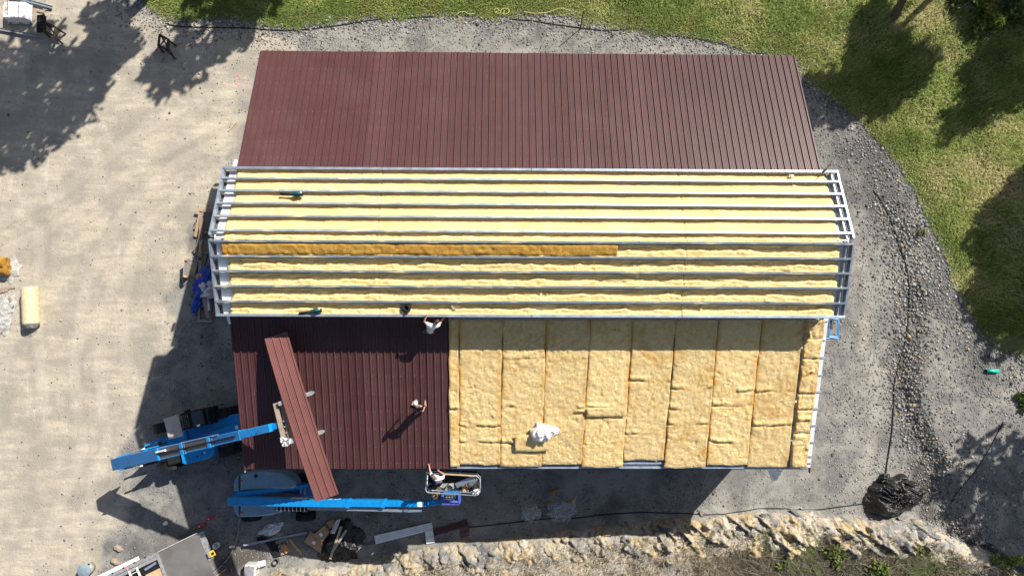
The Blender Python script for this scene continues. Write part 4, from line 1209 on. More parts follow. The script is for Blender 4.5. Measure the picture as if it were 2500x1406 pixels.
# hose track along the south flank
mb = MB(); mb.beam(lu(672) + ls * 0.33 - lup * 0.02, lu(752) + ls * 0.33 - lup * 0.02, 0.20, 0.18)
trk_ = mb.build('hose_track', M['black'], lift)
for k in range(8):
    q = lu(676 + k * 9.6) + ls * 0.33
    MB().beam(q - ls * 0.11, q + ls * 0.11, 0.045, 0.02, up=lup).build('track_link', M['steel'], trk_)
MB().beam(lu(750) + ls * 0.31, lu(935) + ls * 0.31, 0.15, 0.14).build('hose_tube', M['grey_metal'], lift)
MB().beam(lu(850) + ls * 0.31 + lup * 0.012, lu(1028) + ls * 0.34 + lup * 0.012, 0.12, 0.10).build('hose_tube', M['galv'], lift)
MB().beam(lu(940) + ls * 0.18, lu(940) + ls * 0.40, 0.06, 0.12).build('tube_clamp', M['black'], lift)
# jib head, rotator and work platform
q = lu(1027); MB().taper(q - ld * 0.1, q + ld * 0.12, 0.20, 0.33, 0.20, 0.33).build('jib_plate', M['paper'], lift)
MB().taper(lu(1034), P(1052, 1226, 5.0), 0.24, 0.30, 0.20, 0.26).build('jib_pivot', M['blue_dark'], lift)
MB().taper(P(1046, 1227, 5.05), P(1080, 1221, 5.15), 0.26, 0.36, 0.24, 0.30).build('jib_arm', M['blue'], lift, bevel=0.02)
MB().taper(P(1047, 1218, 5.1), P(1079, 1212, 5.2), 0.06, 0.16, 0.06, 0.16).build('levelling_link', M['blue'], lift)
MB().tube([P(1030, 1240, 4.8), P(1042, 1234, 4.95), P(1052, 1230, 5.0)], 0.03, 6).build('hydraulic_hose', M['black'], lift)
r0 = P(1101, 1216, 5.5)
rot_ = MB().box((r0.x, r0.y - 0.18, 5.45), (0.86, 0.20, 0.5)).build('rotator', M['blue_violet'], lift, bevel=0.05)
for sx in (-1, 1): MB().box((r0.x + sx * 0.38, r0.y + 0.05, 5.45), (0.13, 0.42, 0.5)).build('rotator_cheek', M['blue_violet'], lift, bevel=0.03)
MB().box((r0.x, r0.y + 0.06, 5.30), (0.6, 0.30, 0.3)).build('valve_block', M['steel_dark'], lift, bevel=0.02)
for k in range(4): MB().lathe([(0.04, 0), (0.04, 0.07)], (r0.x - 0.2 + 0.13 * k, r0.y + 0.06, 5.46), n=8).build('valve_stem', M['steel'], lift)
ZP, ZT = 5.25, 6.32
pc = [P(1041, 1154, ZT), P(1164, 1161, ZT), P(1172, 1170, ZT), P(1172, 1199, ZT), P(1162, 1209, ZT), P(1045, 1202, ZT), P(1039, 1196, ZT)]
pf = [Vector((q.x, q.y, ZP)) for q in pc]
MB().prism([(q.x, q.y) for q in pf], ZP - 0.05, ZP).build('platform_floor', M['black'], lift)
for z in (ZT, ZP + 0.55):
    ring = [Vector((q.x, q.y, z)) for q in pc]
    MB().tube(ring + [ring[0]], 0.022, 8).build('guard_rail', M['galv'], lift, True)
for i, q in enumerate(pc):
    MB().tube([Vector((q.x, q.y, ZP)), Vector((q.x, q.y, ZT))], 0.02, 6).build('rail_post', M['galv'], lift)
for f in (0.33, 0.66):
    for a, b in ((0, 1), (5, 4)):
        q = pc[a].lerp(pc[b], f)
        MB().tube([Vector((q.x, q.y, ZP)), Vector((q.x, q.y, ZT))], 0.018, 6).build('rail_post', M['galv'], lift)
MB().beam(pc[0].lerp(pc[1], 0.3) + Vector((0, 0, 0.05)), pc[1] + Vector((0, 0, 0.05)), 0.05, 0.09).build('timber_rail_cover', M['wood'], lift)
q = P(1101, 1203, ZT); MB().box((q.x, q.y, ZT - 0.1), (0.7, 0.14, 0.22)).build('control_box', M['blue_dark'], lift, bevel=0.02)
# things lying in the platform
def PF(u, v, dz=0.0): return P(u, v, ZP + dz)
def plank(name, label, cat, a, b, w, h, mat, group=None):
    o = MB().beam(a, b, w, h).build(name, mat, base=(Vector(a) + Vector(b)) / 2 - Vector((0, 0, h)))
    return tag(o, label, cat, group)
plank('metal_trim', 'bright folded metal trim lying slanted in the lift platform', 'metal trim', PF(1113, 1185, 0.62), PF(1158, 1165, 0.95), 0.22, 0.012, M['galv'])
plank('metal_trim', 'shorter grey metal trim under the bright one in the lift platform', 'metal trim', PF(1142, 1187, 0.45), PF(1166, 1172, 0.75), 0.20, 0.012, M['grey_metal'])
scrap('cardboard_piece', 'brown cardboard piece standing in the right corner of the lift platform', 'cardboard', [PF(1160, 1164, 0.5), PF(1172, 1166, 0.9), PF(1173, 1181, 0.9), PF(1166, 1184, 0.4)], M['card'], fold=0.04, seed=13)
q = PF(1136, 1190); o = MB().box(q + Vector((0, 0, 0.14)), (0.26, 0.3, 0.28), 0.3).build('cardboard_box', M['card'], base=q, bevel=0.01); tag(o, 'small brown cardboard box on the floor of the lift platform', 'box')
plank('timber_offcut', 'dark timber offcut on the floor at the right end of the lift platform', 'timber', PF(1140, 1195, 0.12), PF(1165, 1188, 0.12), 0.16, 0.1, M['wood_dark'])
q = PF(1097, 1189); t = thing('storage_tub', q, 'small white plastic tub on the floor in the middle of the lift platform', 'tub')
MB().lathe([(0.14, 0), (0.17, 0.22), (0.15, 0.22), (0.13, 0.03)], q, n=16).build('tub', M['bin_side'], t, True)
MB().tube([q + Vector((-0.16, 0, 0.2)), q + Vector((0, -0.05, 0.3)), q + Vector((0.16, 0, 0.2))], 0.008, 6).build('tub_handle', M['steel'], t)
q = PF(1056, 1187); t = thing('bucket', q, 'blue bucket on the floor at the left end of the lift platform', 'bucket')
MB().lathe([(0.13, 0), (0.17, 0.32), (0.155, 0.32), (0.12, 0.04)], q, n=18).build('bucket_body', M['blue_dark'], t, True)
MB().tube([q + Vector((-0.165, 0, 0.3)), q + Vector((-0.1, -0.1, 0.25)), q + Vector((0.1, -0.12, 0.25)), q + Vector((0.165, 0, 0.3))], 0.008, 6).build('bucket_handle', M['steel'], t)
crumple('tool_bag', 'brown and black tool belt heaped beside the blue bucket in the lift platform', 'tool bag', PF(1064, 1196, 0.0), 0.24, 0.34, 0.45, M['cloth_khaki'], 21, 0.6)
crumple('white_rag', 'white rag in the lower right corner of the lift platform', 'rag', PF(1161, 1199, 0.0), 0.16, 0.14, 0.2, M['cloth_white'], 22, 0.6)
o = MB().box(PF(1084, 1188, 0.02), (0.9, 0.3, 0.03), 0.05).build('rubber_mat', M['grey_metal']); tag(o, 'dusty grey mat on the floor of the lift platform', 'mat')
# ------------------------------------------------------------------ people
def skin_geo(chains, sub=2):
    """chains: list of [(point, rx, ry), ...]; a point that already exists is shared -> one continuous skin per island"""
    verts, rad, edges, key = [], [], [], {}
    for ch in chains:
        prev = None
        for (q, rx, ry) in ch:
            k = tuple(round(c, 4) for c in q)
            if k not in key:
                key[k] = len(verts); verts.append(Vector(q)); rad.append((rx, ry))
            i = key[k]
            if prev is not None and prev != i: edges.append((prev, i))
            prev = i
    me = bpy.data.meshes.new('tmp'); me.from_pydata(verts, edges, []); me.update()
    ob = bpy.data.objects.new('tmp', me); link(ob)
    sk = ob.modifiers.new('s', 'SKIN'); sk.use_smooth_shade = True; sk.branch_smoothing = 0.6
    # one root per island
    par = list(range(len(verts)))
    def find(a):
        while par[a] != a: a = par[a]
        return a
    for a, b in edges: par[find(a)] = find(b)
    seen = set()
    for i, d in enumerate(me.skin_vertices[0].data):
        d.radius = rad[i]
        d.use_root = find(i) not in seen
        seen.add(find(i))
    if sub:
        ss = ob.modifiers.new('u', 'SUBSURF'); ss.levels = sub; ss.render_levels = sub
    dg = bpy.context.evaluated_depsgraph_get(); dg.update()
    ev = ob.evaluated_get(dg); m2 = ev.to_mesh()
    vs = [tuple(v.co) for v in m2.vertices]; fs = [tuple(p.vertices) for p in m2.polygons]
    ev.to_mesh_clear()
    bpy.data.objects.remove(ob, do_unlink=True); bpy.data.meshes.remove(me)
    return vs, fs
def frame(fwd, up):
    z = Vector(up).normalized(); x = Vector(fwd); x = (x - z * x.dot(z)).normalized(); y = z.cross(x)
    return Matrix((x, y, z)).transposed()
def person(label, J, face, shirt, pants, cap=None, brim='cap_grey', sleeve=0.55, hair=True):
    """J: world joints; face: direction the head looks"""
    base = (J['fl'] + J['fr']) / 2
    t = thing('person', base, label, 'person')
    pel, che, nek, hd = J['pelvis'], J['chest'], J['neck'], J['head']
    mid = pel.lerp(che, 0.5)
    fwd = Vector(face); fwd.z = 0; fwd.normalize()
    chains = [[(pel, .135, .115), (mid, .125, .10), (che, .155, .115), (nek, .06, .06), (hd, .075, .085)]]
    hands = []
    arms = {}
    for s in 'lr':
        sh, el, wr = J['s' + s], J['e' + s], J['w' + s]
        d = (wr - el).normalized()
        palm = wr + d * 0.055; kn = wr + d * 0.10
        chains.append([(che, .155, .115), (sh, .062, .062), (sh.lerp(el, .5), .050, .050), (el, .042, .042), (el.lerp(wr, .45), .040, .040), (wr, .027, .030), (palm, .036, .022), (kn, .036, .018)])
        arms[s] = (sh, el)
        side = d.cross(Vector((0, 0, 1)))
        side = side.normalized() if side.length > 0.1 else Vector((1, 0, 0))
        nrm = side.cross(d).normalized()
        for i, (o_, L) in enumerate(((-.030, .060), (-.010, .072), (.011, .068), (.030, .052))):
            a = kn + side * o_ - d * 0.02
            hands.append([(a, .010, .010), (a + d * L * .45, .0095, .0095), (a + d * L * .85 - nrm * .012, .009, .009), (a + d * L * 1.05 - nrm * .034, .008, .008)])
        sg = -1 if s == 'l' else 1
        a = wr + d * 0.035 + side * sg * 0.024
        hands.append([(a, .012, .012), (a + side * sg * .030 + d * .022, .0105, .0105), (a + side * sg * .038 + d * .050 - nrm * .012, .009, .009)])
        hp, kn_, an = J['h' + s], J['k' + s], J['f' + s] + Vector((0, 0, .09))
        chains.append([(pel, .135, .115), (hp, .095, .095), (hp.lerp(kn_, .5), .082, .082), (kn_, .058, .060), (kn_.lerp(an, .4), .055, .055), (an, .038, .040), (an + fwd * .06 - Vector((0, 0, .05)), .04, .035), (an + fwd * .15 - Vector((0, 0, .06)), .038, .028)])
    vs, fs = skin_geo(chains, 2)
    mb = MB(); mb.add(vs, fs)
    v2, f2 = skin_geo(hands, 1); mb.add(v2, f2)
    # head with brow, nose, chin and ears
    up = (hd - nek).normalized()
    F = frame(face, up)
    def hf(u, v):
        th = u * 2 * math.pi; ph = v * math.pi
        d = Vector((math.cos(th) * math.sin(ph), math.sin(th) * math.sin(ph), -math.cos(ph)))
        r = Vector((d.x * .100, d.y * .076, d.z * .118))
        if d.x > 0.2:
            r.x += 0.022 * math.exp(-((d.y / .20) ** 2 + ((d.z + .05) / .22) ** 2))          # nose
            r.x -= 0.010 * (math.exp(-(((d.y - .42) / .18) ** 2 + ((d.z - .10) / .14) ** 2)) + math.exp(-(((d.y + .42) / .18) ** 2 + ((d.z - .10) / .14) ** 2)))  # eye sockets
            r.x -= 0.006 * math.exp(-((d.y / .35) ** 2 + ((d.z + .45) / .06) ** 2))         # mouth line
        r.y += math.copysign(0.018, d.y) * math.exp(-(((abs(d.y) - 1) / .10) ** 2 + ((d.z) / .22) ** 2 + (d.x / .2) ** 2))   # ears
        if d.z < -0.3: r.y *= 0.86
        return hd + F @ r
    mb.grid(28, 20, hf)
    body = mb.build('body', M['skin'], t, True)
    for s in (-1, 1):
        e = hd + F @ Vector((.083, s * .031, .012))
        MB().lathe([(.001, -.008), (.009, -.004), (.009, .004), (.001, .008)], e, F @ Vector((1, 0, 0)), 8).build('eye', M['black'], body)
    # clothing
    sc = [[(pel + (pel - mid) * .10, .158, .135), (mid, .155, .128), (che, .180, .140), (che.lerp(nek, .55), .095, .085)]]
    for s in 'lr':
        sh, el = arms[s]
        sc.append([(che, .180, .140), (sh, .088, .088), (sh.lerp(el, sleeve), .078, .078)])
    vs, fs = skin_geo(sc, 2); mb = MB(); mb.add(vs, fs); mb.build('shirt', M[shirt], t, True)
    tc = []
    tc.append([(pel.lerp(mid, .25), .148, .128), (pel, .152, .130)])
    for s in 'lr':
        hp, kn_, an = J['h' + s], J['k' + s], J['f' + s] + Vector((0, 0, .12))
        tc.append([(pel, .152, .130), (hp, .112, .112), (hp.lerp(kn_, .5), .098, .098), (kn_, .078, .078), (kn_.lerp(an, .5), .074, .074), (an, .068, .068)])
    vs, fs = skin_geo(tc, 2); mb = MB(); mb.add(vs, fs); mb.build('trousers', M[pants], t, True)
    for s in 'lr':
        f = J['f' + s]
        vs, fs = skin_geo([[(f + Vector((0, 0, .16)), .062, .062), (f + Vector((0, 0, .06)), .060, .055), (f + fwd * .10 + Vector((0, 0, .045)), .055, .045), (f + fwd * .20 + Vector((0, 0, .035)), .05, .035)]], 1)
        mb = MB(); mb.add(vs, fs); mb.build('boot', M['boot'], t, True)
    def dome(r0, zc, ext):
        def fn(u, v):
            th = u * 2 * math.pi; ph = v * ext
            d = Vector((math.cos(th) * math.sin(ph), math.sin(th) * math.sin(ph), math.cos(ph)))
            return hd + F @ Vector((d.x * .100 * r0 - .004, d.y * .076 * r0 * 1.04, zc + d.z * .118 * r0))
        return fn
    if hair:
        mb = MB(); mb.grid(20, 10, dome(1.06, 0.0, 1.75)); mb.build('hair', M['hair'], t, True)
    if cap:
        mb = MB(); mb.grid(22, 10, dome(1.16, 0.012, 1.45))
        c_ = mb.build('cap', M[cap], t, True)
        mb = MB()
        def br(u, v):
            a = (u - 0.5) * 2.3
            return hd + F @ Vector((math.cos(a) * (.10 + .085 * v * math.cos(a * .55)), math.sin(a) * (.084 + .02 * v), .035 - .02 * v - .02 * abs(math.sin(a)) * v))
        mb.grid(14, 4, br); b_ = mb.build('brim', M[brim], c_, True)
        sm_ = b_.modifiers.new('t', 'SOLIDIFY'); sm_.thickness = 0.006
    return t
def legs(J, off_l, off_r, bend=0.06, fwd=Vector((0, 1, 0))):
    pel = J['pelvis']
    lat = (J['sr'] - J['sl']); lat.z = 0; lat.normalize()
    J['hl'], J['hr'] = pel - lat * .10 - Vector((0, 0, .05)), pel + lat * .10 - Vector((0, 0, .05))
    for s in 'lr':
        J['k' + s] = J['h' + s].lerp(J['f' + s], .5) + fwd * bend + Vector((0, 0, .03))
# man standing on the maroon roof, head bent over a tool in his right hand
a = SP(1018, 1002); b = SP(1031, 1004); z0 = (a.z + b.z) / 2
J = dict(fl=a, fr=b, pelvis=P(1023, 1000, z0 + .93), chest=P(1019, 993.5, z0 + 1.30), neck=P(1016.5, 988, z0 + 1.50), head=P(1015, 984.5, z0 + 1.66),
         sl=P(1007, 991, z0 + 1.42), sr=P(1029, 993, z0 + 1.42), el=P(1001, 995, z0 + 1.12), wl=P(1008, 985, z0 + 1.02), er=P(1031, 1005, z0 + 1.14), wr=P(1036.5, 993, z0 + 1.12))
legs(J, a, b)
person('man in a black shirt with a white and grey cap standing on the maroon roof', J, (0.05, 0.92, -0.38), 'cloth_black', 'cloth_jean', 'cloth_white')
q = P(1038, 988, z0 + 1.16)
t = thing('cordless_drill', q, 'small tan and black drill held by the man on the maroon roof', 'drill')
MB().tube([q + Vector((-.02, -.05, 0)), q + Vector((0, .12, .0))], .035, 8).build('drill_body', M['wood_old'], t, True)
MB().tube([q + Vector((-.01, -.02, 0)), q + Vector((-.01, -.04, -.14))], .022, 8).build('drill_grip', M['black'], t, True)
MB().box(q + Vector((-.01, -.04, -.17)), (.07, .10, .05)).build('drill_battery', M['red'], t, bevel=.01)
MB().tube([q + Vector((0, .12, 0)), q + Vector((0, .20, 0))], [.02, .008], 8).build('chuck', M['steel'], t)
# man bending at the clerestory eave
a = SP(1034, 811); b = SP(1057, 808); z0 = (a.z + b.z) / 2
ez = zc_(CP(1041, 771).y)
J = dict(fl=a, fr=b, pelvis=P(1048, 811, z0 + .92), chest=P(1053, 799, z0 + 1.24), neck=P(1061, 790, z0 + 1.38), head=P(1066.5, 785.5, z0 + 1.47),
         sl=P(1044, 790, z0 + 1.33), sr=P(1070, 795, z0 + 1.32), el=P(1035, 785, z0 + 1.42), wl=P(1040, 774, ez + .06), er=P(1077, 785, z0 + 1.22), wr=P(1083, 776, z0 + 1.25))
legs(J, a, b)
person('bareheaded man in a white shirt leaning at the eave of the centre roof', J, (0.45, 0.8, -0.2), 'cloth_white', 'cloth_khaki', None)
# man in the lift platform
a = Vector((*PF(1062, 1178)[:2], ZP)); b = Vector((*PF(1076, 1181)[:2], ZP)); z0 = ZP
J = dict(fl=a, fr=b, pelvis=P(1071, 1175, z0 + .95), chest=P(1068, 1167.5, z0 + 1.30), neck=P(1063, 1165, z0 + 1.48), head=P(1058.5, 1164, z0 + 1.60),
         sl=P(1053, 1159, z0 + 1.42), sr=P(1081, 1166, z0 + 1.38), el=P(1049.5, 1147, z0 + 1.36), wl=P(1047, 1134, ZE + .12), er=P(1085, 1158, z0 + 1.25), wr=P(1073, 1150.5, ZT + .03))
legs(J, a, b)
person('man in white shirt and grey cap reaching from the lift platform', J, (-0.5, 0.75, -0.25), 'cloth_white', 'cloth_jean', 'cap_grey')
# ------------------------------------------------------------------ things lying about the yard
def board(u0, v0, u1, v1, w, h, mat, name, label, cat='board', group=None, dz=0.0, dz2=None, lift_=0.0):
    a = G(u0, v0, h + 0.02 + dz); b = G(u1, v1, h + 0.02 + (dz if dz2 is None else dz2))
    o = MB().beam(a, b, w, h).build(name, mat, base=(a + b) / 2 - Vector((0, 0, h)), bevel=min(w, h) * 0.08)
    return tag(o, label, cat, group)
# --- top left corner
q = G(55, 40)
t = thing('wrapped_pallet', q, 'white plastic-wrapped pallet load in the top left corner of the yard', 'pallet')
cs = [G(27, 17), G(84, 17), G(83, 60), G(25, 58)]
for f in (0.06, 0.5, 0.94):
    MB().beam(cs[0].lerp(cs[1], f) + Vector((0, 0, .14)), cs[3].lerp(cs[2], f) + Vector((0, 0, .14)), .1, .1).build('pallet_runner', M['wood_old'], t)
for f in (0.05, 0.35, 0.65, 0.95):
    MB().beam(cs[0].lerp(cs[3], f) + Vector((0, 0, .165)), cs[1].lerp(cs[2], f) + Vector((0, 0, .165)), .12, .022).build('pallet_slat', M['wood_old'], t)
ld_ = MB()
def pl(u, v):
    e = min(u, 1 - u, v, 1 - v)
    q = cs[0] * (1 - u) * (1 - v) + cs[1] * u * (1 - v) + cs[2] * u * v + cs[3] * (1 - u) * v
    z = .17 + (.46 + .05 * mn.noise((u * 4, v * 4, 2)) + .03 * mn.noise((u * 11, v * 11, 5))) * (1 if e > 0.001 else 0)
    return (q.x, q.y, q.z + z)
ld_.grid(16, 16, pl).build('wrapped_load', M['film_white'], t, False)
MB().box(G(37, 36) + Vector((0, 0, .67)), (.2, .16, .01)).build('label', M['wood_orange'], t)
for f in (0.25, 0.72):
    MB().beam(cs[0].lerp(cs[1], f) + Vector((0, 0, .70)), cs[3].lerp(cs[2], f) + Vector((0, 0, .70)), .02, .01).build('strap', M['black'], t)
def channel(label, u0, v0, u1, v1, w, mat, dz=0.06):
    a, b = G(u0, v0, dz + .06), G(u1, v1, dz + .06)
    t = thing('steel_channel', (a + b) / 2 - Vector((0, 0, .1)), label, 'channel')
    d = (b - a).normalized(); s = Vector((-d.y, d.x, 0))
    MB().beam(a, b, w, .01).build('web', mat, t)
    for k in (-1, 1): MB().beam(a + s * k * w / 2 + Vector((0, 0, .05)), b + s * k * w / 2 + Vector((0, 0, .05)), .012, .06).build('flange', mat, t)
channel('bright metal channel at the very top left beside the grass', 28, -6, 131, 22, .16, M['galv'])
channel('long grey metal channel below the wrapped pallet at the left edge', -30, 69, 97, 91, .14, M['grey_metal'])
board(92, 27, 110, 31, .14, .05, M['wood_old'], 'board', 'short weathered board right of the wrapped pallet, nearer to it')
board(107, 26, 124, 22, .14, .05, M['wood_old'], 'board', 'short weathered board touching the end of the bright metal channel')
def sawhorse(label, quad, hh, mat, extra=True):
    """trestle seen from above: quad = four picture points of its top frame"""
    a, b, c, d = [P(u, v, hh) for u, v in quad]
    g = (a + b + c + d) / 4
    t = thing('sawhorse', (g.x, g.y, gh(g.x, g.y)), label, 'sawhorse')
    for p0, p1 in ((a, b), (b, c), (c, d), (d, a)):
        MB().beam(p0, p1, .10, .09).build('frame_bar', mat, t)
    for q in (a, b, c, d):
        o_ = (q - g) * .22; zz = gh(q.x + o_.x, q.y + o_.y)
        MB().beam(q - Vector((0, 0, .02)), Vector((q.x + o_.x, q.y + o_.y, zz)), .09, .08, up=(0.3, 1, 0)).build('leg', mat, t)
    MB().beam(a.lerp(b, .5) - Vector((0, 0, .4)), c.lerp(d, .5) - Vector((0, 0, .4)), .08, .07).build('stretcher', mat, t)
    MB().beam(a - Vector((0, 0, .1)), c - Vector((0, 0, hh * .7)), .06, .06).build('brace', mat, t)
    return t
sawhorse('dark wooden sawhorse standing alone near the top of the dirt yard', [(389, 84), (411, 97), (410, 124), (386, 110)], .75, M['wood_dark'])
sawhorse('black sawhorse beside the black pallet near the wrapped load', [(108, 54), (137, 68), (131, 88), (104, 74)], .7, M['wood_dark'])
q = G(103, 60)
t = thing('black_pallet', q, 'black plastic pallet leaning between wrapped load and sawhorse', 'pallet')
a, b = P(91, 40, .55), P(107, 38, .25)
for k in range(7):
    f = k / 6
    p0, p1 = P(91, 40 + 38 * f, .35), P(109, 38 + 38 * f, .30)
    MB().beam(p0, p1, .12, .03).build('pallet_slat', M['black'], t)
for f in (0.05, .5, .95):
    MB().beam(P(91 + 18 * f, 39, .3), P(91 + 18 * f, 78, .3), .10, .1).build('pallet_runner', M['black'], t)
# --- left edge: insulation rolls, lumber, plastic
def roll(label, a, b, r, mat, n=26):
    a, b = Vector(a), Vector(b)
    d = (b - a); L = d.length; d.normalize()
    t = thing('insulation_roll', (a + b) / 2 - Vector((0, 0, r)), label, 'insulation roll')
    s = Vector((-d.y, d.x, 0)); u_ = Vector((0, 0, 1))
    def fn(u, v):
        th = u * 2 * math.pi
        k = r * (1 + .05 * mn.noise((math.cos(th) * 1.5, math.sin(th) * 1.5, v * 6)) + .03 * mn.noise((v * 14, th * 2, 3)))
        return a + d * (L * v + .04 * mn.noise((th, 2, 7)) * (1 if v in (0, 1) else 0)) + (s * math.cos(th) + u_ * math.sin(th)) * k
    mb = MB(); mb.grid(n, 20, fn); mb.build('wool', mat, t, True)
    for e, sg in ((a, -1), (b, 1)):
        pts = []
        for k in range(50):
            th = k / 50 * 5 * 2 * math.pi; rr = r * (.12 + .86 * k / 50)
            pts.append(e + d * sg * .004 + (s * math.cos(th) + u_ * math.sin(th)) * rr)
        MB().lathe([(r * .99, -.02), (r * .97, .0)], e, d * sg, 26).build('end_face', mat, t)
        MB().tube(pts, .012, 4).build('spiral_layer', M['wool_orange'], t)
    return t, d, s
a, b = P(66, 703, .62), P(70, 790, .62)
a.z = b.z = gh(a.x, a.y) + .42
t, d, s = roll('big cream insulation roll in clear wrap standing apart on the dirt', a, b, .40, M['wool'])
def wrapf(u, v):
    th = u * math.pi * 1.15 - .2
    return a + d * ((b - a).length * (v * 1.16 - .03)) + (s * math.cos(th) + Vector((0, 0, 1)) * math.sin(th)) * (.432 + .012 * mn.noise((v * 9, th * 3, 1)) - (.25 * max(0, v * 1.16 - 1.03) * 6))
mb = MB(); mb.grid(22, 22, wrapf); mb.build('clear_wrap', M['film_thin'], t, True)
a, b = P(-26, 640, .55), P(13, 642, .55); a.z = b.z = .5
roll('orange insulation roll cut by the left edge of the picture, upper one', a, b, .33, M['wool_orange'])
a, b = P(-26, 655, .5), P(14, 658, .5); a.z = b.z = .36
roll('orange insulation roll cut by the left edge of the picture, lower one', a, b, .30, M['wool_orange'])
def sheetp(label, c, rx, ry, rz, seed, mat=None, rot=0.0, name='plastic_sheet'):
    return crumple(name, label, 'plastic sheet', c, rx, ry, rz, mat or M['film'], seed, .7, rot, (30, 12), 2.0)
sheetp('clear plastic wrap lying beside the orange insulation rolls', G(24, 660), .5, .55, .12, 31)
sheetp('crumpled whitish plastic sheet at the left edge below the loose boards', G(8, 755), .6, .75, .16, 32)
sheetp('crumpled white and lilac plastic at the left edge, lowest of the plastic heap', G(4, 795), .45, .45, .2, 33, M['film'])
board(-20, 711, 38, 701, .13, .05, M['wood_old'], 'board', 'longest weathered board at the left edge above the plastic')
board(-20, 718, 20, 709, .13, .05, M['wood_old'], 'board', 'shorter weathered board just below the longest one at the left edge', dz=0)
board(18, 714, 25, 742, .16, .05, M['wood_old'], 'board', 'weathered board offcut pointing down beside the cream insulation roll, upper one')
board(24, 726, 34, 750, .14, .05, M['wood_old'], 'board', 'weathered board offcut pointing down beside the cream insulation roll, lower one', dz=.03)
board(20, 763, 33, 760, .07, .05, M['wood_grey'], 'board', 'tiny grey offcut left of the cream insulation roll')
board(558, 321, 580, 297, .06, .04, M['wood'], 'stick', 'pale stick on the gravel left of the upper maroon roof', 'stick')
# --- lumber pile along the west wall
def z_at(u, v, z): return P(u, v, z)
def lum(u0, v0, z0, u1, v1, z1, w, h, mat, label, name='lumber'):
    a, b = P(u0, v0, z0), P(u1, v1, z1)
    o = MB().beam(a, b, w, h).build(name, mat, base=(a + b) / 2 - Vector((0, 0, h)))
    return tag(o, label, 'lumber')
q = G(500, 620)
t = thing('lumber_rack', q, 'long low wooden frame lying along the left wall of the building', 'wooden frame')
MB().beam(G(497, 518, .32), G(494, 672, .32), .17, .14).build('rail', M['wood_old'], t)
MB().beam(G(540, 518, .32), G(538, 672, .32), .17, .14).build('rail', M['wood_old'], t)
for v in (517, 569, 618):
    MB().beam(G(497, v, .18), G(540, v, .18), .12, .12).build('crosspiece', M['wood_old'], t)
MB().beam(G(487, 512, .40), G(503, 518, .36), .14, .05).build('end_block', M['wood'], t)
lum(488, 522, .35, 476, 578, .12, .16, .05, M['wood'], 'fresh board leaning on the upper end of the wooden frame, longer one')
lum(481, 545, .2, 476, 560, .12, .20, .1, M['wood_old'], 'short thick block under the leaning fresh boards by the left wall')
lum(499, 526, .36, 474, 547, .1, .08, .05, M['wood_dark'], 'thin dark stick crossing the leaning fresh boards')
lum(492, 540, .3, 486, 565, .14, .08, .05, M['wood_old'], 'narrow weathered board between frame and leaning fresh board')
for k, (u0, v0, u1, v1) in enumerate(((490, 568, 474, 618), (492, 575, 478, 622), (487, 580, 472, 612), (494, 585, 482, 625), (489, 560, 480, 610))):
    lum(u0, v0, .30 + .04 * k, u1, v1, .10 + .03 * k, .09, .04, M['wood_old'], f"thin weathered lath in the bundle by the left wall, {['lowest', 'second lowest', 'middle', 'second highest', 'topmost'][k]} one")
lum(489, 588, .4, 487, 616, .3, .10, .05, M['wood'], 'pale board lying on the lower half of the wooden frame')
lum(489, 629, .32, 478, 672, .14, .13, .06, M['wood_dark'], 'dark brown board leaning beside the lower end of the wooden frame')
lum(507, 622, .2, 497, 655, .2, .05, .04, M['wood_dark'], 'thin dark diagonal stick inside the wooden frame')
# upright board with two rods
q = G(466, 660)
t = thing('form_board', q, 'upright plywood form board with two thin rods left of the building', 'form board')
a, b = P(452, 634, .55), P(449, 676, .55)
MB().beam(Vector((a.x, a.y, .62)), Vector((b.x, b.y, .62)), .05, .58).build('board', M['wood_grey'], t)
for v0, v1 in ((634, 640), (673, 680)):
    MB().tube([P(452, v0, .6), G(482, v1, .02)], .016, 6).build('rod', M['black'], t)
for v in (634, 675):
    MB().box(P(453, v, .6), (.12, .10, .14)).build('clamp', M['wood_orange'], t)
# tarps, bag, debris frame
crumple('blue_tarp', 'large bunched blue tarpaulin beside the left wall', 'tarpaulin', G(507, 688, .12), .48, .80, .55, M['tarp_blue'], 41, .55, -.45)
crumple('blue_tarp', 'small bunched blue tarpaulin below the large one by the left wall', 'tarpaulin', G(490, 734, .05), .28, .62, .4, M['tarp_blue'], 42, .5, -.3)
crumple('rubbish_bag', 'whitish plastic rubbish bag against the left wall between the blue tarpaulins', 'rubbish bag', G(516, 706, .2), .42, .48, .6, M['film_white'], 43, .5)
lum(487, 680, .5, 508, 778, .25, .20, .05, M['wood_old'], 'long weathered plank slanting over the lower tarpaulin by the left wall')
scrap('rusty_sheet', 'rusty brown metal sheet scrap above the blue tarpaulin by the left wall', 'metal sheet', [P(481, 670, .5), P(494, 668, .55), P(492, 690, .5), P(478, 686, .4)], M['wood_orange'], fold=.1, seed=17)
q = G(503, 760)
t = thing('timber_crate', q, 'small rectangular open timber crate at the lower end of the lumber along the left wall', 'crate')
for (u0, v0, u1, v1) in ((490, 745, 489, 783), (518, 735, 517, 783), (486, 784, 521, 784), (490, 748, 518, 746)):
    MB().beam(G(u0, v0, .2), G(u1, v1, .2), .12, .12).build('rail', M['wood_old'], t)
scrap('white_sheet', 'narrow white plastic strip on the timber crate by the left wall', 'plastic sheet', [P(504, 722, .4), P(509, 722, .4), P(514, 756, .35), P(508, 760, .35)], M['film_white'], fold=.06, seed=18)
scrap('white_sheet', 'pale board scrap left of the small blue tarpaulin', 'board', [P(480, 708, .3), P(488, 706, .3), P(487, 728, .3), P(480, 726, .3)], M['paper'], fold=.03, seed=19)
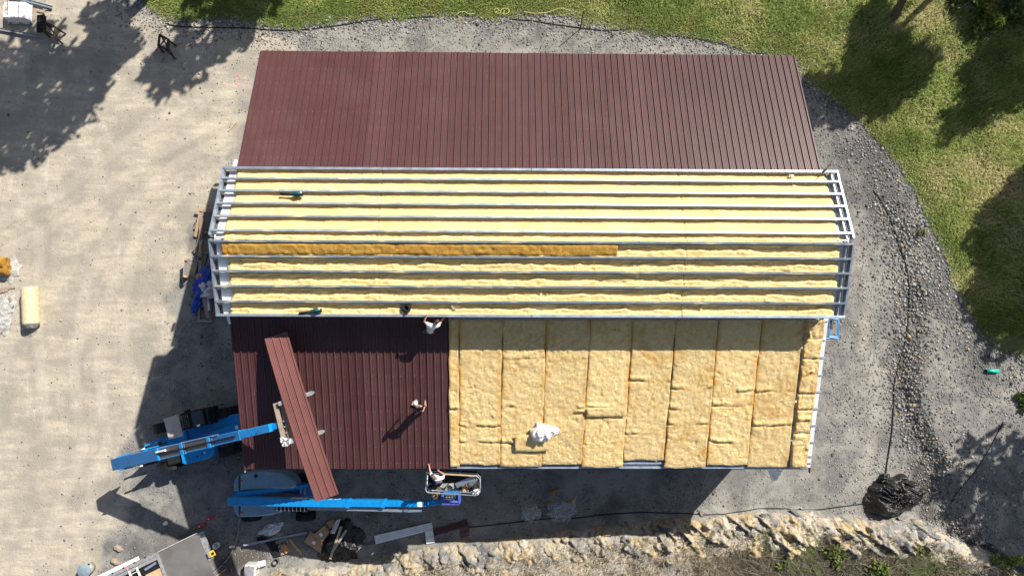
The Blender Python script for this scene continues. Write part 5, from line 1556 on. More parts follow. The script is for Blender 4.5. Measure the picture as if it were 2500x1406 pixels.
# --- bottom left: flatbed trailer with its load
tA, tB, tC = G(386, 1349), G(480, 1300), G(506, 1366)
xa = (tB - tA); xa.z = 0; xa.normalize(); ya_ = Vector((-xa.y, xa.x, 0))
ZD = 0.85
def D(u, v, z=ZD): return P(u, v, z)
d0, d1, d2 = D(386, 1348), D(496, 1295), D(524, 1367)
trl = thing('flatbed_trailer', (d0.x, d0.y, 0), 'grey steel flatbed trailer at the bottom left, partly out of the picture', 'trailer')
d3 = d0 + (d2 - d1)
q1, q2 = D(480, 1303), D(508, 1376)
vx = (d1 - d0).normalized(); vy = (d2 - d1).normalized()
ext = 1.0
o3 = d0 + vy * 2.6; o2 = d1 + vy * 2.6
MB().add([d0, d1 - vx * .32, o2 - vx * .32, o3] + [p + Vector((0, 0, -.08)) for p in (d0, d1 - vx * .32, o2 - vx * .32, o3)], [(0, 1, 2, 3), (7, 6, 5, 4), (0, 4, 5, 1), (1, 5, 6, 2), (2, 6, 7, 3), (3, 7, 4, 0)]).build('deck', M['deck_plate'], trl)
e1, e2 = d1, d1 + vy * 1.55
MB().add([d1 - vx * .30, d1, d1 + vy * 1.5, d1 + vy * 1.5 - vx * .30] + [p + Vector((0, 0, -.06)) for p in (d1 - vx * .30, d1, d1 + vy * 1.5, d1 + vy * 1.5 - vx * .30)], [(0, 1, 2, 3), (7, 6, 5, 4), (0, 4, 5, 1), (1, 5, 6, 2), (2, 6, 7, 3), (3, 7, 4, 0)]).build('tail_plate', M['grey_metal'], trl)
MB().beam(d0 - vx * .06 + Vector((0, 0, .10)), o3 - vx * .06 + Vector((0, 0, .10)), .10, .2).build('headboard', M['grey_metal'], trl)
MB().beam(d0 - vy * .03 + Vector((0, 0, .06)), d1 - vx * .3 - vy * .03 + Vector((0, 0, .06)), .05, .14).build('side_rail', M['wood_grey'], trl)
f0, f1 = d0 - vx * .12, d0 - vx * 3.2
MB().beam(f0 + vy * .02 + Vector((0, 0, .12)), f1 + vy * .02 + Vector((0, 0, .12)), .17, .12).build('side_rail', M['grey_metal'], trl)
MB().beam(f0 + vy * .22 + Vector((0, 0, .10)), f1 + vy * .22 + Vector((0, 0, .10)), .16, .12).build('side_rail', M['grey_metal'], trl)
MB().beam(f0 - vx * .9 - vy * .18 + Vector((0, 0, .05)), f1 - vy * .18 + Vector((0, 0, .05)), .18, .10).build('white_fender', M['white_metal'], trl)
for k in range(4):
    MB().box(f0 - vx * (.5 + .6 * k) - vy * .07 + Vector((0, 0, .13)), (.07, .07, .03)).build('rail_bolt', M['black'], trl)
MB().add([f0 + vy * .35, f0 + vy * 2.6, f1 + vy * 2.6, f1 + vy * .35], [(0, 1, 2, 3)]).build('front_floor', M['black'], trl)
for s_ in (0.35, 1.9):
    wheel(trl, d0 + vx * 1.0 + vy * (s_ if s_ < 1 else 2.3) + Vector((0, 0, -ZD + .36)), vy, .34, .22, 16)
MB().beam(d0 + vx * .1 + vy * .5 - Vector((0, 0, .1)), d1 - vx * .2 + vy * .5 - Vector((0, 0, .1)), .12, .2).build('frame_rail', M['steel_dark'], trl)
def slab(name, label, cat, p0, ex, ey, th, mat):
    p0 = Vector(p0)
    vs = [p0, p0 + ex, p0 + ex + ey, p0 + ey]; vs = vs + [q - Vector((0, 0, th)) for q in vs]
    o = MB().add(vs, [(0, 1, 2, 3), (7, 6, 5, 4), (0, 4, 5, 1), (1, 5, 6, 2), (2, 6, 7, 3), (3, 7, 4, 0)]).build(name, mat, base=p0)
    return tag(o, label, cat)
slab('plywood_board', 'tan plywood board lying in the front part of the flatbed trailer', 'board', f0 + vy * .75 - vx * .85 + Vector((0, 0, .04)), vx * .80, vy * 1.9, .02, M['wood'])
plank('metal_pipe', 'pale pipe piece lying over the tan plywood on the trailer', 'pipe', f0 - vx * .75 + vy * .5 + Vector((0, 0, .12)), f0 - vx * .12 + vy * .42 + Vector((0, 0, .12)), .12, .06, M['galv'])
ldr = thing('ladder', f0 - vx * 1.5 + vy * .9, 'white aluminium ladder on the front of the flatbed trailer', 'ladder')
for k in (0.0, .42):
    MB().beam(f0 - vx * (1.05 + k) + vy * .2 + Vector((0, 0, .22)), f0 - vx * (.92 + k) + vy * 2.6 + Vector((0, 0, .22)), .07, .07).build('stile', M['white_metal'], ldr)
for k in range(8):
    a = f0 - vx * 1.04 + vy * (.4 + .28 * k) + Vector((0, 0, .19)); MB().tube([a, a - vx * .4], .018, 6).build('rung', M['white_metal'], ldr)
slab('blue_window', 'blue tinted window pane lying beside the ladder on the trailer', 'window', f0 - vx * 2.9 + vy * .55 + Vector((0, 0, .10)), vx * 1.3, vy * 1.2, .03, M['glass_blue'])
plank('pink_strap', 'pink strap across the grey rails of the trailer', 'strap', f0 - vx * 1.55 - vy * .1 + Vector((0, 0, .135)), f0 - vx * 1.5 + vy * .34 + Vector((0, 0, .135)), .05, .006, M['pink'])
# round grey lidded tub
q = G(222, 1384)
t = thing('lidded_tub', q, 'round grey lidded tub near the bottom left corner', 'tub')
MB().lathe([(.26, 0), (.31, .55), (.30, .56)], q, n=24).build('tub_body', M['bin_side'], t, True)
MB().lathe([(.345, 0), (.35, .03), (.335, .05), (.30, .045), (.28, .055), (.05, .06)], q + Vector((0, 0, .55)), n=28).build('lid', M['bin_grey'], t, True)
MB().box(q + Vector((.17, .28, .54)), (.14, .10, .06), .9).build('handle', M['black'], t)
# two red cylinders
for (u0, v0, u1, v1, lb) in ((482, 1287, 503, 1276, 'red ribbed cylinder on dark gravel below the boom lift, left one'), (505, 1268, 524, 1258, 'red ribbed cylinder on dark gravel below the boom lift, right one')):
    a, b = G(u0, v0, .08), G(u1, v1, .08)
    t = thing('red_canister', (a + b) / 2 - Vector((0, 0, .08)), lb, 'canister', 'red cylinders below the boom lift')
    dd = b - a
    MB().tube([a + dd * .42, b], .075, 12).build('canister_body', M['red'], t, True)
    MB().tube([a + dd * .22, a + dd * .42], [.04, .05], 12).build('canister_neck', M['white_metal'], t, True)
    MB().tube([a, a + dd * .22], .072, 12).build('canister_cap', M['red'], t, True)
# small stuff around it
def pail(label, u, v, r_, h_, mat, lie=None, name='bucket'):
    q = G(u, v)
    t = thing(name, q, label, 'bucket')
    prof = [(r_ * .82, 0), (r_, h_), (r_ * .92, h_), (r_ * .76, .03)]
    if lie is None:
        MB().lathe(prof, q, n=20).build('bucket_body', mat, t, True)
        MB().tube([q + Vector((-r_, 0, h_)), q + Vector((-r_ * .5, -r_ * .9, h_ * .9)), q + Vector((r_ * .5, -r_ * .9, h_ * .9)), q + Vector((r_, 0, h_))], .006, 6).build('bucket_handle', M['steel'], t)
    else:
        MB().lathe(prof, q + Vector((0, 0, r_)), lie, 20).build('bucket_body', mat, t, True)
        MB().lathe([(r_ * 1.05, h_ - .05), (r_ * 1.05, h_)], q + Vector((0, 0, r_)), lie, 20).build('bucket_rim', mat, t, True)
    return t
pail('translucent white bucket on the gravel right of the trailer', 533, 1328, .17, .36, M['film_white'])
pail('white bucket lying on its side by the mud puddle', 651, 1370, .17, .36, M['white_metal'], (-.9, -.25, .1))
pail('dark metal pot standing right of the lying white bucket', 676, 1368, .16, .22, M['steel_dark'], name='metal_pot')
pail('small white plastic cup alone on the sunlit dirt patch', 403, 1277, .10, .17, M['white_metal'], (.7, .3, .35), name='plastic_cup')
q = G(620, 1384)
t = thing('concrete_block', q, 'pale concrete block with a lifting pin at the bottom edge beside the puddle', 'block')
MB().box(q + Vector((0, 0, .28)), (.62, .60, .56), -.03).build('block', M['concrete'], t, bevel=.03)
MB().box(q + Vector((-.03, -.02, .563)), (.46, .46, .012), -.03).build('top_pad', M['grey_metal'], t)
MB().tube([q + Vector((0, .26, .5)), q + Vector((.02, .34, .72))], .018, 6).build('lifting_pin', M['white_metal'], t)
MB().box(q + Vector((.32, .05, .42)), (.03, .05, .2)).build('side_bracket', M['black'], t)
q = G(519, 1352, 0); q = P(519, 1350, .95)
t = thing('yellow_battery_box', q, 'open yellow box at the right end of the trailer deck', 'box')
MB().box(q + Vector((0, 0, .03)), (.26, .30, .06), .5).build('box_base', M['yellow'], t, bevel=.01)
MB().box(q + Vector((.04, .02, .08)), (.14, .12, .05), .5).build('battery', M['black'], t, bevel=.01)
MB().box(q + Vector((-.17, -.06, .06)), (.10, .28, .04), .5).build('lid', M['wood_old'], t)
for (u, v, k) in ((290, 1338, 51), (281, 1370, 52)):
    crumple('tan_rock', f"tan lump of rock on the gravel above the grey tub, {'upper' if k == 51 else 'lower'} one", 'rock', G(u, v), .24, .14, .15, M['wood_old'], k, .3, -.5)
# hoses/cables near the puddle
def cable(label, uvs, r_, mat, name='cable', dz=.03, cat='cable'):
    pts = rough_path([G(u, v, dz) for u, v in uvs], 6)
    pts = [Vector((p.x, p.y, gh(p.x, p.y) + dz)) for p in pts]
    o = MB().tube(pts, r_, 6).build(name, mat, smooth=True)
    return tag(o, label, cat)
cable('thin pale cable curving past the right end of the trailer', [(585, 1265), (582, 1300), (573, 1330), (560, 1358), (535, 1385), (505, 1410)], .014, M['bin_side'])
cable('blue cable at the bottom edge right of the trailer', [(553, 1370), (530, 1386), (505, 1408)], .02, M['tarp_blue'])
board(552, 1388, 525, 1408, .05, .03, M['wood'], 'stick', 'pale stick beside the blue cable at the bottom edge', 'stick')
# --- debris heap below the boom lift
crumple('plastic_wrap', 'crumpled clear plastic wrap at the upper left of the debris heap', 'plastic sheet', G(665, 1291, .02), .55, .24, .24, M['film_white'], 61, .6, .45)
o = MB().tube(rough_path([G(655, 1300, .05), G(648, 1288, .15), G(660, 1277, .2), G(675, 1280, .2), G(682, 1296, .1), G(668, 1310, .05)], 6), .02, 6).build('plastic_hoop', M['film_white'], smooth=True); tag(o, 'thin white hoop of strapping around the plastic wrap in the debris heap', 'strapping')
board(600, 1326, 752, 1297, .10, .07, M['galv'], 'metal_trim', 'long thin grey metal trim lying across the debris heap', 'metal trim', dz=.25, dz2=.10)
q = G(663, 1338)
t = thing('black_pallet', q, 'black slatted plastic pallet under the grey trim in the debris heap', 'pallet')
for k in range(11):
    f = k / 10
    MB().beam(G(652 + 20 * f, 1322 + 34 * f, .15), G(676 + 17 * f, 1316 + 34 * f, .15), .075, .03).build('pallet_slat', M['black'], t)
for f in (.1, .9):
    MB().beam(G(655 + 21 * f, 1320 + 3 * f, .115), G(674 + 19 * f, 1354 - 3 * (1 - f), .115), .08, .09).build('pallet_runner', M['black'], t)
q = G(690, 1322)
t = thing('wooden_pallet', q, 'broken light wooden pallet right of the black one in the debris heap', 'pallet')
for (u0, v0, u1, v1) in ((675, 1322, 704, 1313), (682, 1332, 700, 1327), (684, 1342, 706, 1336), (688, 1350, 700, 1346), (668, 1310, 694, 1300)):
    MB().beam(G(u0, v0, .16), G(u1, v1, .16), .14, .03).build('pallet_board', M['wood_old'], t)
for (u0, v0, u1, v1) in ((683, 1318, 692, 1350), (700, 1314, 709, 1340)):
    MB().beam(G(u0, v0, .125), G(u1, v1, .125), .09, .1).build('pallet_runner', M['wood_old'], t)
board(694, 1327, 707, 1343, .26, .10, M['wood_orange'], 'lumber', 'bright orange timber offcut on the broken wooden pallet', 'lumber', dz=.16)
board(708, 1315, 738, 1352, .13, .05, M['wood'], 'stake', 'pointed wooden stake lying right of the broken wooden pallet', 'stake', dz=.03)
scrap('dark_sheet', 'dark folded plastic sheet under the left end of the grey trim', 'plastic sheet', [G(628, 1310, .1), G(648, 1303, .2), G(660, 1312, .2), G(630, 1322, .1)], M['tarp_black'], fold=.12, seed=23)
def flatbox(label, uvs, z, th, mat=None):
    vs = [P(u, v, z) for u, v in uvs]
    vs2 = [q - Vector((0, 0, th)) for q in vs]
    g = sum(vs, Vector()) / 4
    t = thing('cardboard_box', (g.x, g.y, g.z - th), label, 'box')
    MB().add(vs + vs2, [(0, 1, 2, 3), (7, 6, 5, 4), (0, 4, 5, 1), (1, 5, 6, 2), (2, 6, 7, 3), (3, 7, 4, 0)]).build('carton', M['card'], t, bevel=.01)
    c = g + Vector((0, 0, .004)); e = (vs[1] - vs[0]).normalized()
    MB().box(c - e * .05 + Vector((0, 0, .004)), (.17, .17, .006), math.atan2(e.y, e.x)).build('shipping_label', M['paper'], t)
    MB().beam(vs[0].lerp(vs[3], .5) + Vector((0, 0, .004)), vs[1].lerp(vs[2], .5) + Vector((0, 0, .004)), .05, .003).build('tape', M['wood_old'], t)
    return t
flatbox('brown cardboard box with a white label, lower left of the two in the heap', [(742, 1322), (759, 1296), (786, 1320), (783, 1350)], .30, .24)
flatbox('brown cardboard box with a white label, upper right one in partial sun', [(765, 1305), (791, 1283), (804, 1298), (783, 1326)], .52, .42)
crumple('black_rubbish_bag', 'large shiny black rubbish bag in the middle of the debris heap', 'rubbish bag', G(838, 1318), .75, 1.05, .34, M['tarp_black'], 71, .55, .2)
crumple('black_rubbish_bag', 'smaller black rubbish bag below the boards in the debris heap', 'rubbish bag', G(806, 1345), .55, .5, .26, M['tarp_black'], 72, .5)
crumple('black_rubbish_bag', 'flat black plastic sheet right of the large black bag', 'rubbish bag', G(858, 1308), .62, .50, .22, M['tarp_black'], 73, .55)
scrap('clear_sheet', 'pale plastic sheet draped over the top of the large black bag', 'plastic sheet', [P(822, 1268, .4), P(832, 1266, .5), P(818, 1302, .6), P(806, 1300, .5)], M['film_white'], fold=.12, seed=26)
lum(833, 1285, .75, 806, 1364, .35, .13, .05, M['wood'], 'pale board lying over the black bag, left one of the crossing pair')
lum(845, 1294, .80, 812, 1346, .5, .11, .05, M['wood_grey'], 'grey board lying over the black bag, right one of the crossing pair')
scrap('flat_cardboard', 'dark flattened cardboard behind the upper right box', 'cardboard', [P(795, 1275, .3), P(814, 1266, .3), P(822, 1278, .3), P(806, 1290, .3)], M['card'], fold=.04, seed=27)
board(845, 1338, 920, 1322, .09, .05, M['steel_dark'], 'metal_trim', 'thin dark metal bar between the heap and the folded pale sheet', 'metal bar')
# folded metal sheets
def ribsheet(name, label, quad, z, mat, cat='metal sheet', nrib=4):
    a, b, c, d = [Vector(q) for q in quad]
    def fn(u, v):
        q = a * (1 - u) * (1 - v) + b * u * (1 - v) + c * u * v + d * (1 - u) * v
        return q + Vector((0, 0, z + .025 * max(0, math.sin(v * math.pi * 2 * nrib)) ** 2 + .015 * mn.noise((u * 3, v * 2, 1))))
    o = MB().grid(16, 8 * nrib, fn).build(name, mat, smooth=False)
    s = o.modifiers.new('t', 'SOLIDIFY'); s.thickness = .003
    return tag(o, label, cat)
ribsheet('pale_metal_sheet', 'long pale blue-grey ribbed metal sheet lying slanted below the boom lift', [G(915, 1305), G(1055, 1273), G(1058, 1291), G(918, 1326)], .12, M['liner'])
ribsheet('pale_metal_sheet', 'short pale ribbed metal sheet hanging over the rock edge from the long one', [G(1038, 1292), G(1057, 1288), G(1062, 1322), G(1042, 1325)], .16, M['liner'], nrib=2)
ribsheet('maroon_metal_sheet', 'long dark maroon ribbed sheet right of the pale one on the ground', [G(1060, 1290), G(1140, 1266), G(1143, 1282), G(1060, 1306)], .10, M['maroon'])
ribsheet('maroon_metal_sheet', 'short dark maroon sheet under the right end of the long maroon one', [G(1122, 1286), G(1144, 1281), G(1146, 1306), G(1126, 1312)], .08, M['maroon'], nrib=2)
# clear bags and yellow scraps in the shade
sheetp('clear plastic bag in the shade below the insulation, left of two', G(1296, 1248), .42, .40, .28, 81, M['film'])
sheetp('clear plastic bag in the shade below the insulation, right and larger of two', G(1370, 1248), .62, .46, .26, 82, M['film'])
for k, (u, v, r0, rx, ry, lb) in enumerate(((1352, 1198, .35, .20, .09, 'yellow insulation scrap highest of those in the shade'), (1400, 1223, 1.1, .22, .08, 'yellow insulation scrap above the right clear bag'), (1341, 1225, .3, .10, .09, 'small orange insulation scrap touching the right clear bag'), (1408, 1242, .2, .10, .05, 'tiny tan scrap right of the right clear bag'))):
    crumple('insulation_scrap', lb, 'scrap', G(u, v), rx, ry, .10, M['wool_orange'] if k % 2 == 0 else M['wool'], 91 + k, .5, r0)
# black polythene heap
def heap(c, n=56):
    mb = MB()
    def fn(u, v):
        th = u * 2 * math.pi; r = v
        rx = 1.0 + .16 * math.sin(th * 2 + .6) + .22 * mn.noise((math.cos(th) * 2.4, math.sin(th) * 2.4, 3)) + .10 * mn.noise((math.cos(th) * 6, math.sin(th) * 6, 4))
        x, y = math.cos(th) * r * 1.50 * rx, math.sin(th) * r * 1.12 * rx
        q = Vector((x, y, 0))
        wq = Vector((x + .5 * mn.noise(q * 1.3), y + .5 * mn.noise(q * 1.3 + Vector((5, 2, 0))), 0))
        w1 = 1 - abs(mn.noise((wq.x * 1.5, wq.y * 3.2, 1.0))) * 2.2; w2 = 1 - abs(mn.noise((wq.x * 3.6 + wq.y * 2, wq.y * 5 - wq.x, 5.0))) * 2.0; w3 = 1 - abs(mn.noise((wq.x * 8, wq.y * 9, 8.0))) * 2
        z = 1.05 * math.sqrt(max(0, 1 - r ** 2.4)) * (0.55 + .75 * mn.noise((x * 1.1 + 2, y * 1.1, 7))) + (.20 * max(0, w1) + .12 * max(0, w2) + .05 * max(0, w3)) * (1 - r ** 6)
        return (c[0] + x, c[1] + y, c[2] + max(-.05, z) - .03)
    mb.grid(150, 70, fn)
    return mb.build('black_plastic_heap', M['tarp_black'], smooth=True, base=c)
o = heap(G(2178, 1210)); tag(o, 'big crumpled heap of black polythene on the gravel at the lower right', 'plastic heap')
crumple('black_plastic_fold', 'small tuft of black polythene at the upper left of the heap', 'plastic heap', G(2157, 1172), .35, .3, .35, M['tarp_black'], 96, .8)
# green pipe
a, b = G(2405, 905, .09), G(2434, 906, .09)
t = thing('green_pipe', (a + b) / 2 - Vector((0, 0, .09)), 'short bright green plastic pipe on the gravel by the right edge', 'pipe')
MB().tube([a, b], .10, 16).build('pipe', M['green_pipe'], t, True)
MB().tube([a - (b - a) * .06, a], [.06, .085], 16).build('pipe_end', M['black'], t)
# black hoses and cables
cable('long black hose running down the gravel right of the building', [(2133, 468), (2150, 490), (2175, 540), (2195, 600), (2213, 655), (2219, 720), (2218, 770), (2210, 830), (2196, 880), (2184, 930), (2180, 1000), (2176, 1060), (2168, 1110), (2160, 1165)], .035, M['black'], 'hose', cat='hose')
cable('black cable along the foot of the rocks from the heap to the metal sheets', [(2112, 1228), (2050, 1236), (1990, 1243), (1880, 1240), (1820, 1246), (1750, 1254), (1660, 1252), (1560, 1250), (1470, 1256), (1400, 1264), (1330, 1266), (1250, 1275), (1180, 1283), (1110, 1288)], .028, M['black'])
cable('black hose along the grass edge above the upper roof, left part', [(405, 58), (440, 66), (520, 68), (600, 70), (680, 75), (740, 74), (790, 68), (850, 60), (910, 50), (1000, 45), (1060, 42)], .03, M['black'], 'hose', cat='hose')
cable('black hose along the grass edge above the upper roof, right part', [(1250, 48), (1300, 52), (1350, 60), (1440, 72), (1490, 76), (1560, 70), (1600, 86), (1660, 90), (1720, 100), (1790, 115), (1850, 132)], .03, M['black'], 'hose', cat='hose')
cable('thin black cable crossing the shaded gravel at the lower right', [(2448, 1030), (2420, 1085), (2380, 1150), (2345, 1190), (2320, 1230)], .02, M['black'])
cable('thin yellow rope loop in the grass above the roof, left one', [(1115, 40), (1122, 33), (1135, 32), (1145, 38), (1160, 36)], .016, M['rope'], 'rope', .12, 'rope')
cable('yellow rope tangle in the grass above the roof, middle one', [(1205, 30), (1212, 24), (1218, 30), (1208, 34), (1220, 36), (1224, 28), (1234, 24), (1243, 28), (1240, 36), (1228, 38), (1232, 30)], .016, M['rope'], 'rope', .14, 'rope')
cable('long yellow rope in the grass above the roof, right one', [(1278, 32), (1305, 36), (1330, 35), (1350, 29), (1370, 24), (1392, 30)], .016, M['rope'], 'rope', .14, 'rope')
# black stake
q = G(1416, 73)
t = thing('marker_stake', q, 'thin black stake standing on the gravel edge above the roof', 'stake')
MB().tube([q - Vector((0, 0, .1)), P(1425, 29, q.z + 1.55)], .028, 8).build('shaft', M['black'], t, True)
MB().lathe([(.05, 0), (.05, .02)], q + Vector((0, 0, .02)), n=10).build('collar', M['black'], t)
# scissor frame standing right of the building, mostly hidden below the roof corner
q = P(2030, 805, 1.5)
sf = thing('scaffold_frame', (q.x, q.y, 0), 'blue steel scaffold frame standing behind the right wall', 'scaffold')
zz = 1.55
cs_ = [P(2024, 776, zz), P(2046, 780, zz), P(2047, 826, zz), P(2024, 823, zz)]
for i in range(4):
    MB().tube([cs_[i], cs_[(i + 1) % 4]], .032, 8).build('top_rail', M['blue'], sf)
    MB().tube([cs_[i], Vector((cs_[i].x, cs_[i].y, 0))], .03, 8).build('post', M['blue'], sf)
    MB().tube([cs_[i] - Vector((0, 0, .9)), cs_[(i + 1) % 4] - Vector((0, 0, .9))], .025, 8).build('mid_rail', M['blue'], sf)
MB().tube([cs_[0].lerp(cs_[3], .98) + Vector((0, .06, 0)), cs_[2] + Vector((0, .08, 0))], .025, 8).build('brace', M['blue'], sf)
MB().prism([(c.x, c.y) for c in (cs_[0], cs_[1], cs_[1].lerp(cs_[2], .5), cs_[0].lerp(cs_[3], .5))], .9, .95).build('platform_board', M['wood_dark'], sf)
# pink survey paint on the gravel, flat marks
for k, (u, v, w_, r_) in enumerate(((582, 185, .35, 1.2), (584, 206, .4, .1), (603, 200, .3, -.3))):
    q = G(u, v, .012)
    mb = MB()
    for j in range(7):
        a = q + Vector((rnd.uniform(-w_, w_) * .5, rnd.uniform(-.12, .12), 0)); a.z = gh(a.x, a.y) + .014
        s_ = rnd.uniform(.03, .07)
        mb.add([a + Vector((s_ * math.cos(t_), s_ * .6 * math.sin(t_), 0)) for t_ in (0, 1.1, 2.1, 3.1, 4.2, 5.2)], [(0, 1, 2, 3, 4, 5)])
    mb.build('paint_mark', M['pink'], ground)
# ------------------------------------------------------------------ rocks and stones (pieces of the ground)
def rock_mesh(k, n=16, flat=0.6, detail=True):
    r_ = random.Random(100 + k)
    bm = bmesh.new()
    for _ in range(n):
        d = Vector((r_.gauss(0, 1), r_.gauss(0, 1), r_.gauss(0, 1))).normalized()
        bm.verts.new((d.x * r_.uniform(.8, 1.05), d.y * r_.uniform(.55, .85), d.z * flat * r_.uniform(.7, 1)))
    bmesh.ops.convex_hull(bm, input=bm.verts)
    bmesh.ops.delete(bm, geom=[v for v in bm.verts if not v.link_faces], context='VERTS')
    bmesh.ops.bevel(bm, geom=list(bm.edges), offset=.025, segments=1, affect='EDGES', clamp_overlap=True)
    me = bpy.data.meshes.new('rock'); bm.to_mesh(me); bm.free()
    me.materials.append(M['stone']); me.update()
    return me
ROCKS = [rock_mesh(k, 11 + k % 6, .45 + .06 * (k % 4)) for k in range(14)]
PEB = [rock_mesh(40 + k, 9, .6) for k in range(6)]
def put_rock(name, me, x, y, s, sink, rz, tilt=0.25, sc=None):
    o = bpy.data.objects.new(name, me); link(o); o.parent = ground
    o.location = (x, y, gh(x, y) - sink * s)
    o.rotation_euler = (rnd.uniform(-tilt, tilt), rnd.uniform(-tilt, tilt), rz)
    k = sc or (rnd.uniform(.85, 1.25), rnd.uniform(.8, 1.1), rnd.uniform(.7, 1.1))
    o.scale = (s * k[0], s * k[1], s * k[2])
    return o
r2 = random.Random(11)
# fractured bedrock face along the bank: blocky facets, one continuous sheet
def cells(x, y, cs, seed, ax=-.62, st=1.7):
    ca, sa = math.cos(ax), math.sin(ax)
    u = (x * ca + y * sa) / st / cs; v = (-x * sa + y * ca) / cs
    ui, vi = np.floor(u).astype(int), np.floor(v).astype(int)
    best = np.full(x.shape, 1e9); z = np.zeros(x.shape); idc = np.zeros(x.shape); ed = np.full(x.shape, 1e9)
    T = np.random.default_rng(seed).random((61, 67, 6))
    for i in (-1, 0, 1):
        for j in (-1, 0, 1):
            t = T[(ui + i) % 61, (vi + j) % 67]
            cu, cv = ui + i + .15 + .7 * t[..., 0], vi + j + .15 + .7 * t[..., 1]
            d = np.hypot(u - cu, v - cv)
            ed = np.minimum(ed, np.where(d < best, best, d)); new = d < best
            z = np.where(new, t[..., 2] + (t[..., 3] - .5) * 1.1 * (u - cu) + (t[..., 4] - .62) * 1.3 * (v - cv), z)
            idc = np.where(new, t[..., 5], idc); best = np.minimum(best, d)
    return z, idc, ed - best
bx = np.arange(P(650, 1380, 0).x, P(2290, 1290, 0).x, .055); bd_ = np.arange(-.15, 3.3, .055)
BX, BD_ = np.meshgrid(bx, bd_)
BY = np.interp(BX, TOEX, TOEY) - BD_
wx, wy = BX + fbm(BX, BY, 1.1, 501) * .25, BY + fbm(BX, BY, 1.1, 502) * .25
z1, c1, e1 = cells(wx, wy, .50, 5); z2, c2, e2 = cells(wx, wy, .24, 6); z3, c3, e3 = cells(wx, wy, .10, 7)
right = sm(P(1350, 1290, 0).x, P(1700, 1260, 0).x, BX)
fade = sm(-.1, .45, BD_ + fbm(BX, BY, 1.0, 503) * .5) * (1 - sm(1.15 + .5 * right, 1.95 + .5 * right, BD_ + fbm(BX, BY, .7, 504) * 1.2)) * sm(0, 1.0, BX - bx[0]) * sm(0, .8, bx[-1] - BX)
rel = (z1 - .35) * (.19 + .24 * right) + (z2 - .4) * (.16 + .05 * right) + (z3 - .4) * .045
BZ = hgt(BX.ravel(), BY.ravel()).reshape(BX.shape) + fade * (rel + .06) - .06 - .10 * (1 - sm(0, .2, fade))
tn = c1 * .55 + c2 * .35 + .05 + fbm(BX, BY, .45, 505) * 1.0
pal = np.array([(.13, .135, .145), (.21, .21, .21), (.33, .30, .25), (.44, .385, .295), (.44, .34, .20), (.50, .455, .375)])
kk = np.clip(tn * 1.0 + .12 - .10 * right, 0, .999) * 5; k0 = kk.astype(int); ff = sm(.25, .75, kk - k0)[..., None]
tone_ = (pal[k0] * (1 - ff) + pal[np.minimum(k0 + 1, 5)] * ff) * (.86 + .42 * c3[..., None])
tone_ = tone_ * (1 - .55 * np.exp(-(np.minimum(e1 * .62, e2 * .24) / .02) ** 2))[..., None]
ii = np.arange(BX.size).reshape(BX.shape)
fc = np.stack([ii[1:, :-1], ii[1:, 1:], ii[:-1, 1:], ii[:-1, :-1]], -1)
keep = (fade[1:, :-1] + fade[1:, 1:] + fade[:-1, 1:] + fade[:-1, :-1]) > .02
o = mesh_np('rock_bank', np.stack([BX, BY, BZ], -1).reshape(-1, 3), fc[keep], M['pebble'], {'tone': ('FLOAT_COLOR', np.concatenate([tone_, np.ones(BX.shape + (1,))], -1).reshape(-1, 4))})
tag(o, 'jagged cream, ochre and grey fractured rock bank along the bottom', None, None, 'structure')
n_b = 0
while n_b < 120:
    u = r2.uniform(1660, 2320) if r2.random() < .62 else (r2.uniform(1130, 1680) if r2.random() < .75 else r2.uniform(660, 1130))
    x = P(u, 1260, 0).x
    wide = 1.9 if u > 1650 else 1.3
    d = r2.random() ** 1.3 * wide - .12
    y = float(np.interp(x, TOEX, TOEY)) - d
    s = (.12 + .38 * r2.random() ** 2.2) * (1.0 if u > 1600 else .62) * (1.2 if d > .2 else .7)
    put_rock('boulder', ROCKS[r2.randrange(14)], x, y, s, .28, -0.62 + r2.gauss(0, .25), .45, (r2.uniform(1.1, 1.7), r2.uniform(.7, 1.0), r2.uniform(.7, 1.1)))
    n_b += 1
SPOT = [(2195, 512, .20), (2170, 490, .13), (2213, 602, .17), (2222, 618, .18), (2240, 655, .15), (2080, 312, .20), (2072, 300, .18), (2092, 300, .16), (2040, 300, .12), (1494, 32, .22), (1512, 52, .16), (1536, 65, .18), (1487, 36, .14),
        (2175, 823, .20), (2097, 882, .17), (2083, 1023, .18), (1125, 45, .25), (1140, 47, .18), (950, 52, .16), (414, 62, .20), (2287, 1123, .30), (2365, 926, .22), (2360, 1080, .20), (2363, 1096, .17), (1875, 1225, .13), (205, 1310, .12), (745, 1360, .30), (760, 1361, .2), (2140, 530, .14),
        (2250, 900, .16), (2300, 1000, .16), (2330, 1050, .15), (2105, 930, .1), (2045, 985, .12), (30, 530, .12), (50, 684, .13), (365, 660, .08), (300, 632, .08), (298, 664, .08), (404, 665, .1), (360, 741, .09)]
for (u, v, s) in SPOT:
    q = G(u, v); put_rock('stone', PEB[r2.randrange(6)], q.x, q.y, s, .1, r2.uniform(0, 6.3))
for k in range(230):                                  # larger stones of the gravel berm right of the building
    t_ = r2.random()
    i = min(len(STEP) - 2, int((0.25 + .68 * t_) * (len(STEP) - 1)))
    a, b = STEP[i], STEP[i + 1]; f = r2.random()
    x = a[0] + (b[0] - a[0]) * f + r2.gauss(.35, .45); y = a[1] + (b[1] - a[1]) * f
    if bank_d(np.array([x]), np.array([y]))[0] > -.2: continue
    put_rock('stone', PEB[r2.randrange(6)], x, y, .07 + .14 * r2.random() ** 2, .05, r2.uniform(0, 6.3))

